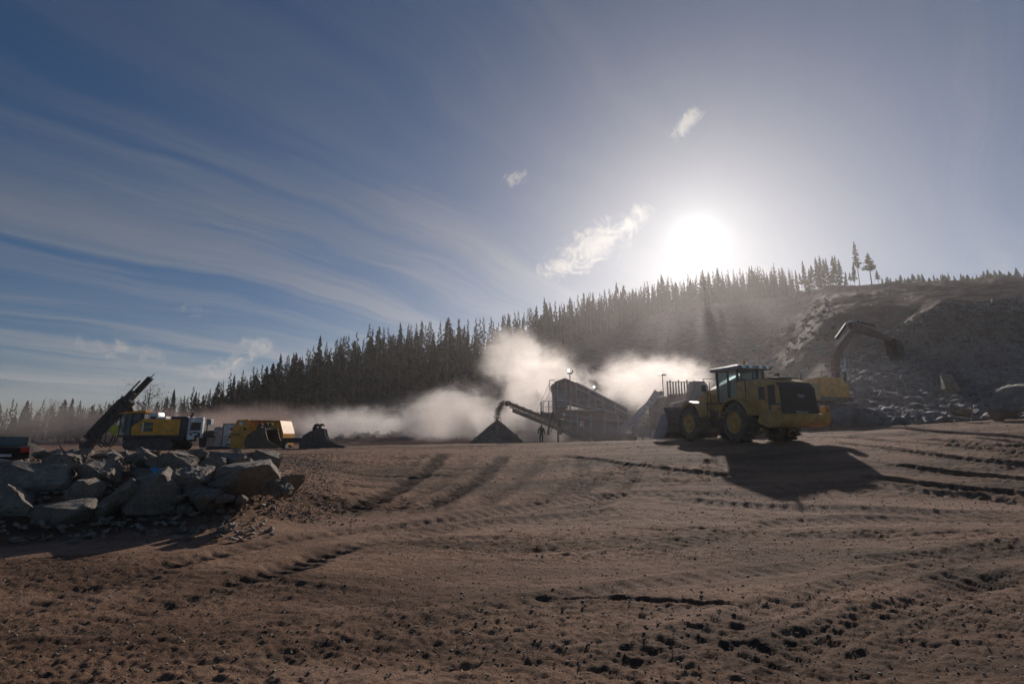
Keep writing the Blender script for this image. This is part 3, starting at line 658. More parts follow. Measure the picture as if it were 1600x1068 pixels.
# trees deeper in the wood, one mass
def np_of(me):
    v = np.empty(len(me.vertices) * 3, np.float32); me.vertices.foreach_get('co', v); f = np.array([tuple(q.vertices) for q in me.polygons if len(q.vertices) == 3]); return v.reshape(-1, 3), f
lowc = [np_of(crown_mesh('t', 90 + i, .08, .15, 'needle', 60)) for i in range(5)]
V, Fc, off = [], [], 0
for px, Y, H in filler:
    x = (px - 800) / 815. * Y; v, f = lowc[g.randrange(5)]; a = g.uniform(0, 6.28)
    w = np.stack([v[:, 0] * math.cos(a) - v[:, 1] * math.sin(a), v[:, 0] * math.sin(a) + v[:, 1] * math.cos(a), v[:, 2]], 1) * H
    V.append(w + np.array((x, Y, gzf(x, Y)))); Fc.append(f + off); off += len(v)
me = np_mesh('forest_interior', np.concatenate(V), np.concatenate(Fc), 3); me.materials.append(M['needle'])
o = bpy.data.objects.new('forest_interior', me); COL.objects.link(o); tag(o, 'dark spruce wood behind the front trees of the forest edge', 'forest', kind='stuff')

# ------------------------------------------------------------------ wheel loader
def wheel(parent, c, rad, wid, sgn, rim='yellow'):
    y0 = c[1] - wid / 2
    t = MB().lathe([(0, rad * .55), (0, rad * .86), (wid * .1, rad * .96), (wid * .25, rad), (wid * .75, rad), (wid * .9, rad * .96), (wid, rad * .86), (wid, rad * .55)], (c[0], y0, c[2]), (0, 1, 0), 36)
    w = t.build('tyre', 'tyre', None, smooth=True); e = w; e.name = 'wheel'; e.parent = parent
    n = 22; m = MB()
    for i in range(n):
        for s in (0, 1):
            a = 2 * math.pi * (i + s * .5) / n; mt = Matrix.Translation((c[0], c[1], c[2])) @ Matrix.Rotation(a, 4, 'Y')
            m.box(-.07 * rad, .07 * rad, (-wid * .48 if s else 0.02), (-.02 if s else wid * .48), rad * .985, rad * 1.03, mt)
    m.build('tread_lug', 'tyre', e)['kind'] = 'stuff'
    ys = y0 + (wid if sgn > 0 else 0); d = sgn
    MB().lathe([(-.3 * d, .0), (-.02 * d, .2 * rad), (.0, .24 * rad), (-.05 * d, .28 * rad), (-.1 * d, .45 * rad), (.0, .55 * rad), (-.02 * d, .58 * rad)], (c[0], ys, c[2]), (0, 1, 0), 28).build('rim', rim, e, smooth=True)
    return e
def loader():
    q = spot(1190, 26.6); q.z -= .02
    e = empty('wheel_loader', q, R(104.5), 'dusty yellow wheel loader seen from behind with lowered bucket and long shadow', 'loader')
    e.scale = (1.04,) * 3; fz = gzf(q.x + 3.7 * math.cos(R(104.5)), q.y + 3.7 * math.sin(R(104.5))) - q.z
    e.rotation_euler = (0, -math.atan2(fz, 3.7), R(104.5))
    for x in (0, 3.75):
        for s in (1, -1): wheel(e, (x, s * 1.18, .95), .96, .68, s)
    MB().cyl((0, -1.1, .95), (0, 1.1, .95), .3, 12).cyl((3.75, -1.1, .95), (3.75, 1.1, .95), .3, 12).build('axle', 'dark', e)
    MB().box(-2.5, 1.6, -.5, .5, .75, 1.5).box(2.0, 4.5, -.5, .5, .75, 1.6).cyl((1.8, 0, .7), (1.8, 0, 1.7), .28, 12).build('chassis', 'dark', e, .02)
    # engine hood: side outline pushed across, rear edge leaning forward towards the top
    hood = MB().prism([(-2.55, 1.25), (-2.42, 2.55), (-2.2, 2.82), (-1.6, 2.95), (.35, 2.98), (.45, 1.55), (-.9, 1.5), (-1.2, 1.25)], -.95, .95).build('engine_hood', 'yellow', e, .07, True)
    MB().prism([(-2.63, 1.35), (-2.52, 2.5), (-2.3, 2.76), (-2.2, 2.7), (-2.4, 1.35)], -.93, .93).build('radiator_grille', 'black', e, .04, True)
    g_ = MB()
    for k in range(12): z = 1.48 + k * .095; x = -2.63 + (z - 1.35) * .095; g_.box(x - .02, x + .02, -.85, .85, z, z + .03)
    g_.build('grille_bar', 'dark', e)['kind'] = 'stuff'
    rl = math.atan(.095)
    MB().box(-.008, .008, -.2, .2, -.1, .1).build('badge_plate', 'dark', e).location = (-2.585, -.05, 2.12)
    text('grille_badge', 'YRD', .2, 'white', e, (-2.602, -.05, 2.12), (R(90), 0, R(-90)))
    text('rear_lettering', 'Blästberga', .15, 'white', e, (-2.665, .0, 1.415), (R(90), 0, R(-90)))
    MB().box(-2.1, -.2, -.6, .6, 2.985, 3.02).box(-1.9, -1.2, -.45, .45, 3.02, 3.06).build('hood_cover', 'grey', e, .015)
    MB().cyl((-.55, .45, 2.95), (-.55, .45, 3.55), .07, 12).build('exhaust_stack', 'dark', e); MB().cyl((-.9, -.4, 2.95), (-.9, -.4, 3.3), .12, 12).build('air_intake', 'black', e, smooth=True)
    MB().box(-2.2, -1.75, .953, .965, 1.5, 2.65).build('side_vent', 'black', e); MB().box(-1.55, -1.15, .953, .965, 2.0, 2.6).build('vent_window', 'dark', e)
    MB().box(-1.5, -1.2, .953, .968, 1.45, 1.9).build('service_door', 'yellow', e, .01); MB().box(-.75, .1, .953, .966, 1.75, 2.55).build('service_door', 'yellow', e, .01)
    text('side_badge', 'W', .3, 'white', e, (-2.36, .972, 1.62), (R(90), 0, R(180))); MB().box(-2.52, -2.2, .953, .969, 1.44, 1.8).build('badge_panel', 'dark', e)
    # counterweight and rear bumper
    MB().prism([(-2.9, 1.0), (-2.95, 1.32), (-2.55, 1.36), (-1.5, 1.3), (-1.35, .95), (-2.0, .72), (-2.7, .8)], -1.3, 1.3).build('counterweight', 'yellow', e, .05, True)
    for s in (1, -1):
        MB().box(-2.75, -2.45, s * 1.32 - .14, s * 1.32 + .14, 1.34, 1.7).build('lamp_bracket', 'yellow', e, .03)
        MB().box(-2.765, -2.752, s * 1.32 - .07, s * 1.32 + .07, 1.45, 1.58).build('rear_lamp', 'red', e)
        # rear fender
        pr = [(1.15 * math.cos(a), .95 + 1.2 * math.sin(a)) for a in [R(10 + 17 * k) for k in range(10)]]
        pr2 = pr + [(x * .94, .95 + (z - .95) * .94) for x, z in reversed(pr)]
        MB().prism(pr2, s * .86, s * 1.56).build('fender', 'yellow', e)
        MB().prism([(3.75 + x * .98, z) for x, z in pr2[2:18]], s * .86, s * 1.52).build('fender', 'yellow', e)
    # cab
    x0, x1, yw = .45, 2.0, .8
    MB().box(x0 - .1, x1 + .15, -.95, .95, 1.6, 2.02).build('cab_base', 'yellow', e, .04)
    m = MB()
    for x in (x0, x1):
        for s in (1, -1): MB().bar((x, s * yw, 2.0), (x + (.12 if x == x1 else .05), s * yw * .95, 3.62), .1, .1).build('cab_post', 'dark', e)
    for s in (1, -1): MB().bar((1.2, s * yw, 2.0), (1.2, s * yw * .96, 3.62), .08, .08).build('cab_post', 'dark', e)
    MB().prism([(x0, 2.02), (x0 + .03, 3.6), (x1 + .1, 3.6), (x1, 2.02)], -.785, -.765).build('window_pane', 'glass', e)
    MB().prism([(x0, 2.02), (x0 + .03, 3.6), (x1 + .1, 3.6), (x1, 2.02)], .765, .785).build('window_pane', 'glass', e)
    MB().box(x0 - .01, x0 + .01, -.74, .74, 2.1, 3.55).build('window_pane', 'glass', e); MB().box(x1 + .05, x1 + .07, -.74, .74, 2.1, 3.55).build('window_pane', 'glass', e)
    MB().box(x0 + .1, x0 + .3, -.3, .3, 2.05, 3.05).box(x0 + .1, x0 + .8, -.3, .3, 2.3, 2.5).build('operator_seat', 'black', e, .05)
    MB().box(x0 - .35, x1 + .35, -1.0, 1.0, 3.63, 3.8).box(x0 - .2, x1 + .2, -.8, .8, 3.8, 3.86).build('cab_roof', 'grey', e, .04)
    for s in (-.7, -.3, .3, .7): MB().box(x0 - .42, x0 - .35, s - .1, s + .1, 3.66, 3.8).build('work_lamp', 'chrome', e, .01)
    MB().cyl((x0 - .2, .5, 3.86), (x0 - .2, .5, 4.05), .06, 10).build('beacon', 'orange', e); MB().cyl((x0, -.6, 3.86), (x0, -.6, 4.5), .012, 6).build('antenna', 'black', e)
    m = MB()                                               # handrails and ladder on the left
    m.tube([(.2, 1.45, 1.95), (.2, 1.45, 3.0), (-.7, 1.3, 3.0), (-.7, 1.3, 2.1)], .022); m.tube([(1.9, 1.35, 1.1), (2.05, 1.3, 3.1)], .022); m.tube([(2.35, 1.3, 1.2), (2.35, 1.2, 2.9)], .022)
    for z in (.7, 1.0, 1.3, 1.6): m.box(1.85, 2.3, 1.15, 1.4, z, z + .04)
    m.box(-.3, 2.2, .85, 1.45, 1.93, 1.97); m.build('ladder', 'dark', e)
    m = MB(); m.tube([(x1 + .15, 1.0, 3.3), (x1 + .5, 1.35, 3.3), (x1 + .5, 1.35, 2.9)], .02); m.build('mirror_arm', 'dark', e); MB().box(x1 + .47, x1 + .53, 1.22, 1.48, 2.6, 3.0).build('mirror', 'black', e, .02)
    # front frame, lift arms, bucket
    MB().prism([(2.2, 1.2), (2.5, 2.35), (3.1, 2.75), (3.5, 2.6), (4.4, 1.6), (4.5, 1.0)], -.42, .42).build('front_frame', 'yellow', e, .04)
    for s in (1, -1):
        MB().prism([(2.75, 2.5), (3.1, 2.75), (4.6, 2.1), (5.7, .85), (5.75, .45), (5.45, .45), (5.2, .95), (4.4, 1.65), (2.9, 2.2)], s * .58 - .06, s * .58 + .06).build('lift_arm', 'yellow', e, .02)
        m = MB().cyl((2.7, s * .42, 1.5), (4.0, s * .42, 1.75), .09, 12); m.build('lift_cylinder', 'dark', e); MB().cyl((4.0, s * .42, 1.75), (4.7, s * .45, 1.88), .05, 10).build('cylinder_rod', 'chrome', e)
    MB().prism([(3.9, 2.5), (4.2, 2.75), (4.75, 1.55), (4.5, 1.4)], -.1, .1).build('tilt_lever', 'dark', e, .02); MB().cyl((3.1, 0, 2.62), (4.0, 0, 2.6), .1, 12).build('tilt_cylinder', 'dark', e)
    bk = MB(); out = [(5.65, 1.55), (5.5, 1.0), (5.6, .45), (5.95, .12), (6.6, .06), (7.15, .08)]
    inn = [(7.15, .12), (6.6, .12), (6.0, .2), (5.7, .5), (5.6, 1.0), (5.73, 1.52)]
    bk.prism(out + inn, -1.75, 1.75); b_ = bk.build('bucket', 'purple', e, .0)
    for s in (1, -1): MB().prism([(5.66, 1.56), (5.5, 1.0), (5.6, .45), (5.95, .1), (7.15, .05), (7.15, .2), (6.2, 1.45)], s * 1.77 - .03, s * 1.77 + .03).build('side_plate', 'grey', b_)
    m = MB()
    for k in range(8): y = -1.65 + k * .47; m.box(7.1, 7.42, y - .05, y + .05, .06, .13)
    m.build('bucket_tooth', 'dark', b_)['kind'] = 'stuff'
    MB().prism([(5.55, 1.54), (5.75, 1.5), (6.0, 1.85), (5.9, 1.9)], -1.72, 1.72).build('spill_guard', 'purple', b_)
loader()

# ------------------------------------------------------------------ excavator on the rubble
def tracks(e, x0, x1, yc, w, h, mat='dark'):
    for s in (1, -1):
        r = h / 2; pr = [(x0 + r - r * math.sin(a), r - r * math.cos(a)) for a in [R(22.5 * k) for k in range(9)]]
        pr = [(x0 + r + r * math.cos(R(90 + 22.5 * k)), r + r * math.sin(R(90 + 22.5 * k))) for k in range(9)] + [(x1 - r + r * math.cos(R(-90 + 22.5 * k)), r + r * math.sin(R(-90 + 22.5 * k))) for k in range(9)]
        t = MB().prism(pr, s * yc - w / 2, s * yc + w / 2).build('track', mat, e)
        m = MB(); n = int((x1 - x0) / .2)
        for k in range(n): x = x0 + r * .6 + (x1 - x0 - r * 1.2) * k / (n - 1); m.box(x - .05, x + .05, s * yc - w / 2 - .01, s * yc + w / 2 + .01, h - .005, h + .035)
        m.build('track_shoe', mat, t)['kind'] = 'stuff'
        m = MB()
        for k in range(5): x = x0 + r + (x1 - x0 - 2 * r) * k / 4; m.cyl((x, s * (yc + w / 2 + .02), r), (x, s * (yc + w / 2 - .1), r), r * .55, 12)
        m.build('track_roller', 'brown', t)['kind'] = 'stuff'
def hook(m, x, z, y, s=1., w=.1):
    pr = [(x - .12 * s, z), (x - .1 * s, z + .5 * s), (x + .02 * s, z + .78 * s), (x + .25 * s, z + .85 * s), (x + .42 * s, z + .7 * s), (x + .4 * s, z + .55 * s), (x + .27 * s, z + .66 * s), (x + .14 * s, z + .6 * s), (x + .1 * s, z + .4 * s), (x + .16 * s, z)]
    m.prism([(a, b) for a, b in pr], y - w / 2, y + w / 2)
def excavator():
    q = spot(1297, 42.); q.z += .1; a = math.atan2(.3, .95)
    e = empty('excavator', q, a, 'yellow tracked excavator on the rubble slope behind the loader reaching right', 'excavator')
    e.scale = (.92, .92, .92); tracks(e, -2.3, 2.3, 1.3, .6, 1.0)
    MB().cyl((0, 0, .9), (0, 0, 1.25), .8, 20).build('slew_ring', 'dark', e)
    cw = MB().prism([(-3.0, 1.35), (-3.15, 1.9), (-3.1, 2.5), (-2.85, 2.7), (-2.2, 2.7), (-2.1, 1.3)], -1.45, 1.45).build('counterweight', 'yellow', e, .08, True)
    MB().box(-2.15, 1.6, -1.42, 1.42, 1.28, 1.6).build('deck', 'dark', e, .03)
    MB().prism([(-2.1, 1.6), (-2.15, 2.75), (-1.9, 3.3), (.5, 3.3), (1.3, 2.6), (1.3, 1.6)], -1.42, -.35).build('engine_cover', 'orange', e, .06, True)
    MB().prism([(-2.1, 1.6), (-2.15, 2.75), (-1.9, 3.25), (-.6, 3.25), (-.5, 1.6)], -.33, 1.42).build('engine_cover', 'orange', e, .06, True)
    MB().prism([(-.3, 1.6), (-.3, 3.35), (1.2, 3.4), (1.75, 2.6), (1.75, 1.6)], .45, 1.42).build('cab', 'dark', e, .06, True)
    MB().prism([(-.15, 2.2), (-.15, 3.2), (1.1, 3.25), (1.5, 2.6), (1.5, 2.2)], 1.425, 1.435).build('window_pane', 'glass', e)
    m = MB()
    for r0, (n, z) in enumerate(((5, 2.32), (4, 2.17), (3, 2.03))):
        for k in range(n): y = .75 - k * .2 - r0 * .1; x = -3.16 if z < 2.5 else -3.13; m.box(x - .012, x + .02, y - .07, y + .07, z - .03, z + .03)
    m.build('white_marking', 'white', e)['kind'] = 'stuff'
    m = MB().tube([(-1.6, -1.3, 3.3), (-1.6, -1.3, 3.75), (.2, -1.3, 3.75), (.2, -1.3, 3.3)], .025); m.build('handrail', 'dark', e); MB().cyl((-1.5, .9, 3.2), (-1.5, .9, 3.8), .08, 10).build('exhaust_stack', 'dark', e)
    # boom rises steeply, stick reaches out and down
    B0, B1, B2 = (1.3, 2.0), (2.1, 5.6), (4.5, 8.0)
    bp = [(1.1, 1.9), (1.5, 5.6), (2.0, 6.35), (4.35, 8.3), (4.65, 8.05), (2.55, 5.8), (2.1, 5.0), (1.6, 1.85)]
    MB().prism(bp, -.2, .2).build('boom', 'maroon', e, .03)
    for s in (1, -1):
        MB().cyl((1.9, s * .42, 1.9), (2.25, s * .42, 4.0), .12, 12).build('boom_cylinder', 'dark', e); MB().cyl((2.25, s * .42, 4.0), (2.45, s * .38, 5.3), .07, 10).build('cylinder_rod', 'chrome', e)
    MB().cyl((2.2, 0, 7.15), (3.7, 0, 8.65), .14, 12).build('stick_cylinder', 'dark', e); MB().cyl((3.7, 0, 8.65), (4.5, 0, 9.0), .08, 10).build('cylinder_rod', 'chrome', e)
    MB().prism([(4.0, 8.8), (4.5, 8.85), (8.9, 7.75), (9.3, 7.4), (9.1, 7.25), (4.7, 8.05), (4.2, 8.2)], -.18, .18).build('stick', 'maroon', e, .03)
    MB().cyl((5.2, 0, 9.0), (7.2, 0, 8.75), .11, 12).build('bucket_cylinder', 'dark', e); MB().cyl((7.2, 0, 8.75), (8.6, 0, 8.3), .06, 10).build('cylinder_rod', 'chrome', e)
    b_ = MB().prism([(9.0, 7.5), (9.6, 7.3), (10.0, 6.6), (9.9, 5.9), (9.5, 5.5), (9.3, 5.45), (9.75, 6.0), (9.8, 6.6), (9.4, 7.1), (8.95, 7.2)], -.5, .5).build('bucket', 'dark', e)
    for s in (1, -1): MB().prism([(9.0, 7.4), (9.6, 7.3), (10., 6.6), (9.9, 5.9), (9.4, 5.45), (9.05, 6.2)], s * .51 - .02, s * .51 + .02).build('side_plate', 'dark', b_)
    MB().tube([(1.6, .5, 2.6), (2.3, .6, 3.3), (3.1, .5, 3.1), (3.3, .4, 2.3)], .05).tube([(1.6, -.5, 2.6), (2.5, -.6, 3.5), (3.4, -.5, 3.2), (3.5, -.4, 2.2)], .05).build('hydraulic_hose', 'grey', e, smooth=True)
excavator()

# hauler half hidden behind the loader
def hauler():
    q = spot(1178, 45); e = empty('dump_truck', q, R(178), 'dusty yellow dump truck mostly hidden behind the wheel loader cab', 'truck')
    for x in (0, 1.7, 5.2):
        for s in (1, -1): wheel(e, (x, s * 1.15, .8), .8, .55, s)
    MB().box(-1, 6.6, -.45, .45, .8, 1.2).build('chassis', 'dark', e)
    MB().prism([(-1.6, 2.0), (-2.0, 2.9), (-1.4, 4.9), (-.2, 5.3), (1.0, 5.2), (3.2, 3.9), (3.4, 3.1), (2.6, 1.7), (0, 1.3)], -1.4, 1.4).build('dump_body', 'yellow', e, .1, True)
    MB().prism([(3.9, 1.2), (3.85, 4.2), (4.1, 4.6), (5.0, 4.65), (5.5, 3.0), (6.9, 2.7), (7.0, 1.2)], -.9, .9).build('cab', 'purple', e, .15, True)
    MB().prism([(4.1, 3.0), (4.1, 4.2), (4.9, 4.25), (5.3, 3.0)], .905, .915).build('window_pane', 'glass', e)
hauler()

# ------------------------------------------------------------------ drill rig
def rig():
    q = spot(250, 45.); e = empty('drill_rig', q, R(180), 'yellow crawler drill rig with black mast leaning back over its cab', 'drill rig')
    tracks(e, -2.0, 2.2, 1.1, .5, .85)
    MB().box(-2.6, 2.6, -.9, .9, .75, 1.1).build('chassis', 'dark', e)
    MB().box(-4.1, 2.2, -1.15, 1.15, 1.06, 1.22).build('deck', 'navy', e, .03)
    MB().prism([(-2.3, 1.22), (-2.3, 2.55), (.9, 2.58), (1.75, 1.95), (1.75, 1.22)], 1.0, 1.2).build('side_panel', 'rigyellow', e, .03)
    MB().prism([(-2.3, 1.22), (-2.3, 2.55), (.9, 2.58), (1.75, 1.95), (1.75, 1.22)], -1.2, 1.0).build('engine_housing', 'navy', e, .03)
    MB().box(.99, 1.03, 1.201, 1.212, 1.25, 2.5).build('panel_seam', 'dark', e)
    pl = MB().box(-.05, .85, 1.202, 1.214, 1.55, 2.3).build('maker_plate', 'navy', e); MB().box(.72, .84, 1.215, 1.222, 1.56, 2.29).build('plate_edge', 'white', pl)
    m = MB()
    for z in (1.66, 1.78, 2.08, 2.2): m.box(.0, .62, 1.215, 1.221, z - .018, z + .018)
    m.build('plate_lettering', 'grey', pl)['kind'] = 'stuff'; MB().box(-.02, .7, 1.215, 1.22, 1.88, 1.97).build('plate_stripe', 'lime', pl)
    MB().box(-2.95, -2.3, -1.18, 1.18, 1.1, 2.6).build('cooler_housing', 'navy', e, .03)
    m = MB()
    m.box(-4.2, -2.97, .9, 1.15, 2.3, 2.7); m.box(-4.2, -4.05, .9, 1.15, 1.0, 2.3); m.box(-3.1, -2.97, .9, 1.15, .9, 2.3); m.box(-4.05, -3.1, .95, 1.1, 1.5, 1.62); m.bar((-4.1, 1.02, 1.55), (-3.05, 1.02, 1.1), .08, .08); m.bar((-4.1, 1.02, 1.1), (-3.05, 1.02, 1.5), .08, .08); m.box(-3.6, -3.0, .85, 1.2, .85, 1.25)
    m.build('dust_collector_frame', 'white', e, .02); MB().box(-4.0, -3.1, -1.0, .85, 1.1, 2.4).build('dust_collector', 'purple', e, .05)
    MB().cyl((-4.45, .9, .05), (-4.45, .9, 2.6), .05, 8).build('rear_post', 'dark', e); MB().box(-4.85, -4.45, .7, 1.1, 2.1, 2.55).build('post_box', 'grey', e, .02); MB().cyl((-4.0, .6, .2), (-4.0, .6, 1.2), .2, 12, .3).build('discharge_hose', 'dark', e)
    # cab
    MB().box(1.75, 2.85, .1, 1.18, 1.05, 1.25).build('cab_floor', 'dark', e); m = MB()
    for x, z1 in ((2.8, 3.0), (1.85, 3.1)):
        for y in (.12, 1.14): MB().bar((x, y, 1.2), (x, y, z1), .09, .09).build('cab_post', 'dark', e)
    MB().bar((2.3, 1.14, 1.2), (2.3, 1.14, 3.05), .06, .06).build('cab_post', 'dark', e)
    MB().prism([(3.0, 2.98), (2.95, 3.08), (1.3, 3.3), (.7, 3.25), (.75, 3.1)], .05, 1.22).build('cab_roof', 'rigyellow', e, .03)
    MB().box(1.9, 2.75, 1.125, 1.14, 1.25, 3.0).build('window_pane', 'glass', e); MB().box(2.79, 2.81, .15, 1.1, 1.25, 2.95).build('window_pane', 'glass', e)
    MB().prism([(1.85, 1.9), (1.85, 3.1), (.85, 3.2), (.85, 2.6), (1.7, 1.95)], .15, 1.13).build('cab_rear', 'navy', e, .03); MB().box(1.2, 1.75, 1.131, 1.14, 2.45, 2.95).build('window_pane', 'glass', e)
    MB().box(2.0, 2.4, .4, .9, 1.3, 2.2).build('operator_seat', 'black', e, .06)
    MB().prism([(.6, 2.58), (.45, 3.15), (-.2, 3.15), (-.35, 2.58)], .2, 1.05).build('air_cleaner', 'white', e, .06, True); MB().box(-.9, -.35, .4, 1.0, 2.58, 2.78).build('white_box', 'white', e, .03); MB().box(-.1, .35, 1.055, 1.07, 2.6, 2.8).build('grille', 'dark', e)
    MB().box(-2.6, -1.3, -.9, .9, 2.58, 2.8).build('top_cover', 'navy', e, .04); MB().cyl((-2.7, .5, 2.6), (-2.9, .5, 3.15), .1, 10).build('exhaust_stack', 'dark', e)
    MB().cyl((1.0, .8, 3.25), (1.0, .8, 3.65), .03, 6).build('antenna', 'white', e)
    # boom and mast
    MB().prism([(2.6, 1.5), (2.2, 2.6), (3.0, 3.9), (3.3, 3.9), (3.5, 3.2), (3.2, 1.5)], -.5, .0).build('boom', 'dark', e, .03); MB().cyl((1.3, -.2, 3.3), (2.6, -.2, 4.1), .11, 10).build('boom_cylinder', 'white', e)
    MB().prism([(2.9, 1.2), (2.9, 2.1), (3.9, 2.0), (4.0, 1.5), (3.2, 1.1)], .2, .7).build('rock_tool_plate', 'lime', e, .04)
    ms = MB(); a0, a1 = Vector((6.35, 0, .35)), Vector((1.75, 0, 6.0)); d = (a1 - a0).normalized(); n = Vector((d.z, 0, -d.x))   # n points up and forward
    def bar(o0, s0, s1, y, w, h, mm): mm.bar(a0 + n * o0 + d * s0 + Vector((0, y, 0)), a0 + n * o0 + d * s1 + Vector((0, y, 0)), w, h)
    L_ = (a1 - a0).length
    bar(0, -.2, L_ + .3, 0, .42, .34, ms); mast = ms.build('mast', 'black', e, .02)
    m = MB(); bar(-.42, .2, 5.2, .25, .5, .45, m); bar(.38, .6, 5.0, .1, .5, .3, m); bar(.62, .9, 4.6, .15, .12, .12, m); bar(.4, 5.0, 6.9, .2, .1, .1, m); m.build('rod_magazine', 'black', mast, .02)
    m = MB()
    for k in range(9): m.bar(a0 + d * (.6 + .55 * k) - n * .7 + Vector((0, .3, 0)), a0 + d * (.6 + .55 * k) + n * .62 + Vector((0, .3, 0)), .07, .09)
    m.build('mast_bracket', 'dark', mast)['kind'] = 'stuff'
    m = MB(); bar(.02, 4.9, 5.9, .35, .4, .5, m); m.build('rotation_unit', 'dark', mast, .03); m = MB(); bar(-.05, 2.0, 5.0, -.05, .09, .09, m); bar(-.75, 1.6, 4.4, .35, .1, .1, m); m.build('drill_rod', 'grey', mast)
    MB().cyl(a1 + d * .3, a1 + d * .75, .04, 6).box(a0.x - .35, a0.x + .25, -.4, .4, .1, .55).build('mast_foot', 'dark', mast, .02)
    m = MB()
    for k, y in ((0, .5), (.25, .35), (.5, .2)): m.tube([(5.1 - k, y, 1.5), (5.2 - k * 1.2, y, .7), (4.6 - k, y, .25), (3.9 - k * .5, y, .6), (3.6 - k * .3, y, 1.6)], .05)
    m.build('hydraulic_hose', 'black', e, smooth=True); m = MB().tube([a0 + d * 3 - n * .6, a0 + d * 2.2 - n * 1.1, a0 + d * 1.2 - n * .7], .04); m.build('feed_hose', 'grey', e)
rig()

# ------------------------------------------------------------------ cabinets, buckets, car on the left plateau
def cabinet(px, Y, w, h, d, lab, marks):
    q = spot(px, Y, .05); e = empty('white_cabinet', q, R(6), lab, 'cabinet', None)
    MB().box(-w / 2, w / 2, -d / 2, d / 2, .1, h).build('shell', 'white', e, .03); MB().box(-w / 2 - .04, w / 2 + .04, -d / 2 - .04, d / 2 + .04, h + .002, h + .09).build('roof', 'grey', e, .02); MB().box(-w / 2 + .05, w / 2 - .05, -d / 2 + .05, d / 2 - .05, -.1, .098).build('skid', 'dark', e)
    for s in (1, -1): MB().box(s * w / 2 - .05, s * w / 2 + .05, -d / 2 - .03, -d / 2 + .05, .1, h + .08).build('corner_post', 'grey', e)
    MB().box(-w * .32, w * .32, -d / 2 - .015, -d / 2 - .004, .25, h - .25).build('door', 'white', e, .008)
    for x, z, ww, hh in marks: MB().box(x - ww, x + ww, -d / 2 - .028, -d / 2 - .017, z - hh, z + hh).build('label_plate', 'dark', e)
cabinet(342, 48, 1.5, 1.75, 1.6, 'pale low cabinet with grey frame right of the drill rig', [(0, 1.35, .18, .03)])
cabinet(363, 47, 1.1, 2.05, 1.6, 'taller white cabinet with dark labels beside the orange bucket', [(.25, 1.65, .18, .09), (.15, 1.0, .2, .09), (.1, .3, .3, .06)])
def orange_unit():
    q = spot(410, 46, .0); e = empty('orange_rock_bucket', q, R(-8), 'bright orange steel bucket body standing behind the brown digging bucket', 'bucket')
    e.scale = (1.1, 1.1, 1.12)
    MB().prism([(-2.1, 0), (-2.2, 1.1), (-1.75, 2.15), (-.75, 2.2), (-.45, 1.2), (-.5, 0)], -.9, -.8).build('side_plate', 'orange', e, .02)
    MB().prism([(-2.1, 0), (-2.2, 1.1), (-1.75, 2.15), (-.75, 2.2), (1.9, 2.05), (2.25, 1.2), (2.2, .0)], .7, .8).build('back_plate', 'orange', e, .02)
    MB().prism([(-.75, 2.12), (-1.75, 2.1), (-1.75, 2.18), (1.9, 2.1), (1.9, 2.02)], -.78, .72).build('top_plate', 'orange', e)
    MB().prism([(.8, .75), (.8, 1.95), (1.85, 1.95), (2.15, .8)], -.9, -.8).build('side_plate', 'orange', e, .02); MB().prism([(2.1, .0), (2.2, 1.1), (1.85, 2.05), (1.95, 2.07), (2.3, 1.1), (2.2, 0)], -.9, .7).build('end_plate', 'orange', e)
    MB().box(.85, 2.1, -.86, -.8, .45, .72).build('slot_bar', 'dark', e); MB().box(-2.2, -1.4, -.93, -.905, 1.0, 1.08).build('weld_strip', 'dark', e); MB().box(-1.5, -1.15, -.93, -.905, 1.75, 2.0).build('white_sticker', 'white', e); MB().cyl((-1.0, -.94, 1.45), (-1.0, -.9, 1.45), .12, 12).build('pin_boss', 'dark', e)
orange_unit()
def dig_bucket(name, px, Y, rz, s, mat, lab, kind):
    q = spot(px, Y, 0.); e = empty(name, q, rz, lab, 'bucket'); e.scale = (s, s, s)
    out = [(-1.5, 0), (-1.75, .5), (-1.5, 1.1), (-.9, 1.5), (.0, 1.75), (.25, 1.7), (.35, 1.3), (.6, .7), (1.3, .35), (1.8, .25), (1.8, .05), (1.2, 0)]
    inn = [(x * .93 - .0, z * .93 + .04) for x, z in reversed(out[5:11])]
    MB().prism(out, -.8, -.74).build('side_plate', mat, e, .015); MB().prism(out, .74, .8).build('side_plate', mat, e, .015)
    sh_ = [(-1.5, .02), (-1.72, .5), (-1.48, 1.08), (-.9, 1.46), (.0, 1.7)]; m = MB().prism(sh_ + [(x * .94, z * .95 - .02) for x, z in reversed(sh_)], -.74, .74); m.prism([(-1.5, .02), (1.8, .05), (1.8, .1), (-1.5, .1)], -.74, .74); m.build('bucket_shell', mat, e)
    for y in (-.3, .25):
        m = MB(); hook(m, -.9 if kind else -.7, 1.2, y, 1.15, .14); hook(m, -.25, 1.45, y, .85, .14); m.build('coupler_hook', 'brown' if kind else 'black', e, .02)
    MB().cyl((-.5, -.45, 1.75), (-.5, .4, 1.75), .09, 12).build('coupler_pin', 'brown', e); m = MB()
    for k in range(5): m.box(1.78, 2.05, -.72 + k * .33, -.6 + k * .33, .05, .17)
    m.build('bucket_tooth', 'dark', e)['kind'] = 'stuff'
    return e
b1 = dig_bucket('digging_bucket', 419, 43.5, R(-14), .98, 'brown', 'worn brown digging bucket with curved coupler hooks in front of the orange one', True)
b2 = dig_bucket('dark_bucket', 503, 38, R(12), .82, 'purple', 'dark bucket with two upright hooks at the edge of the yard', False)
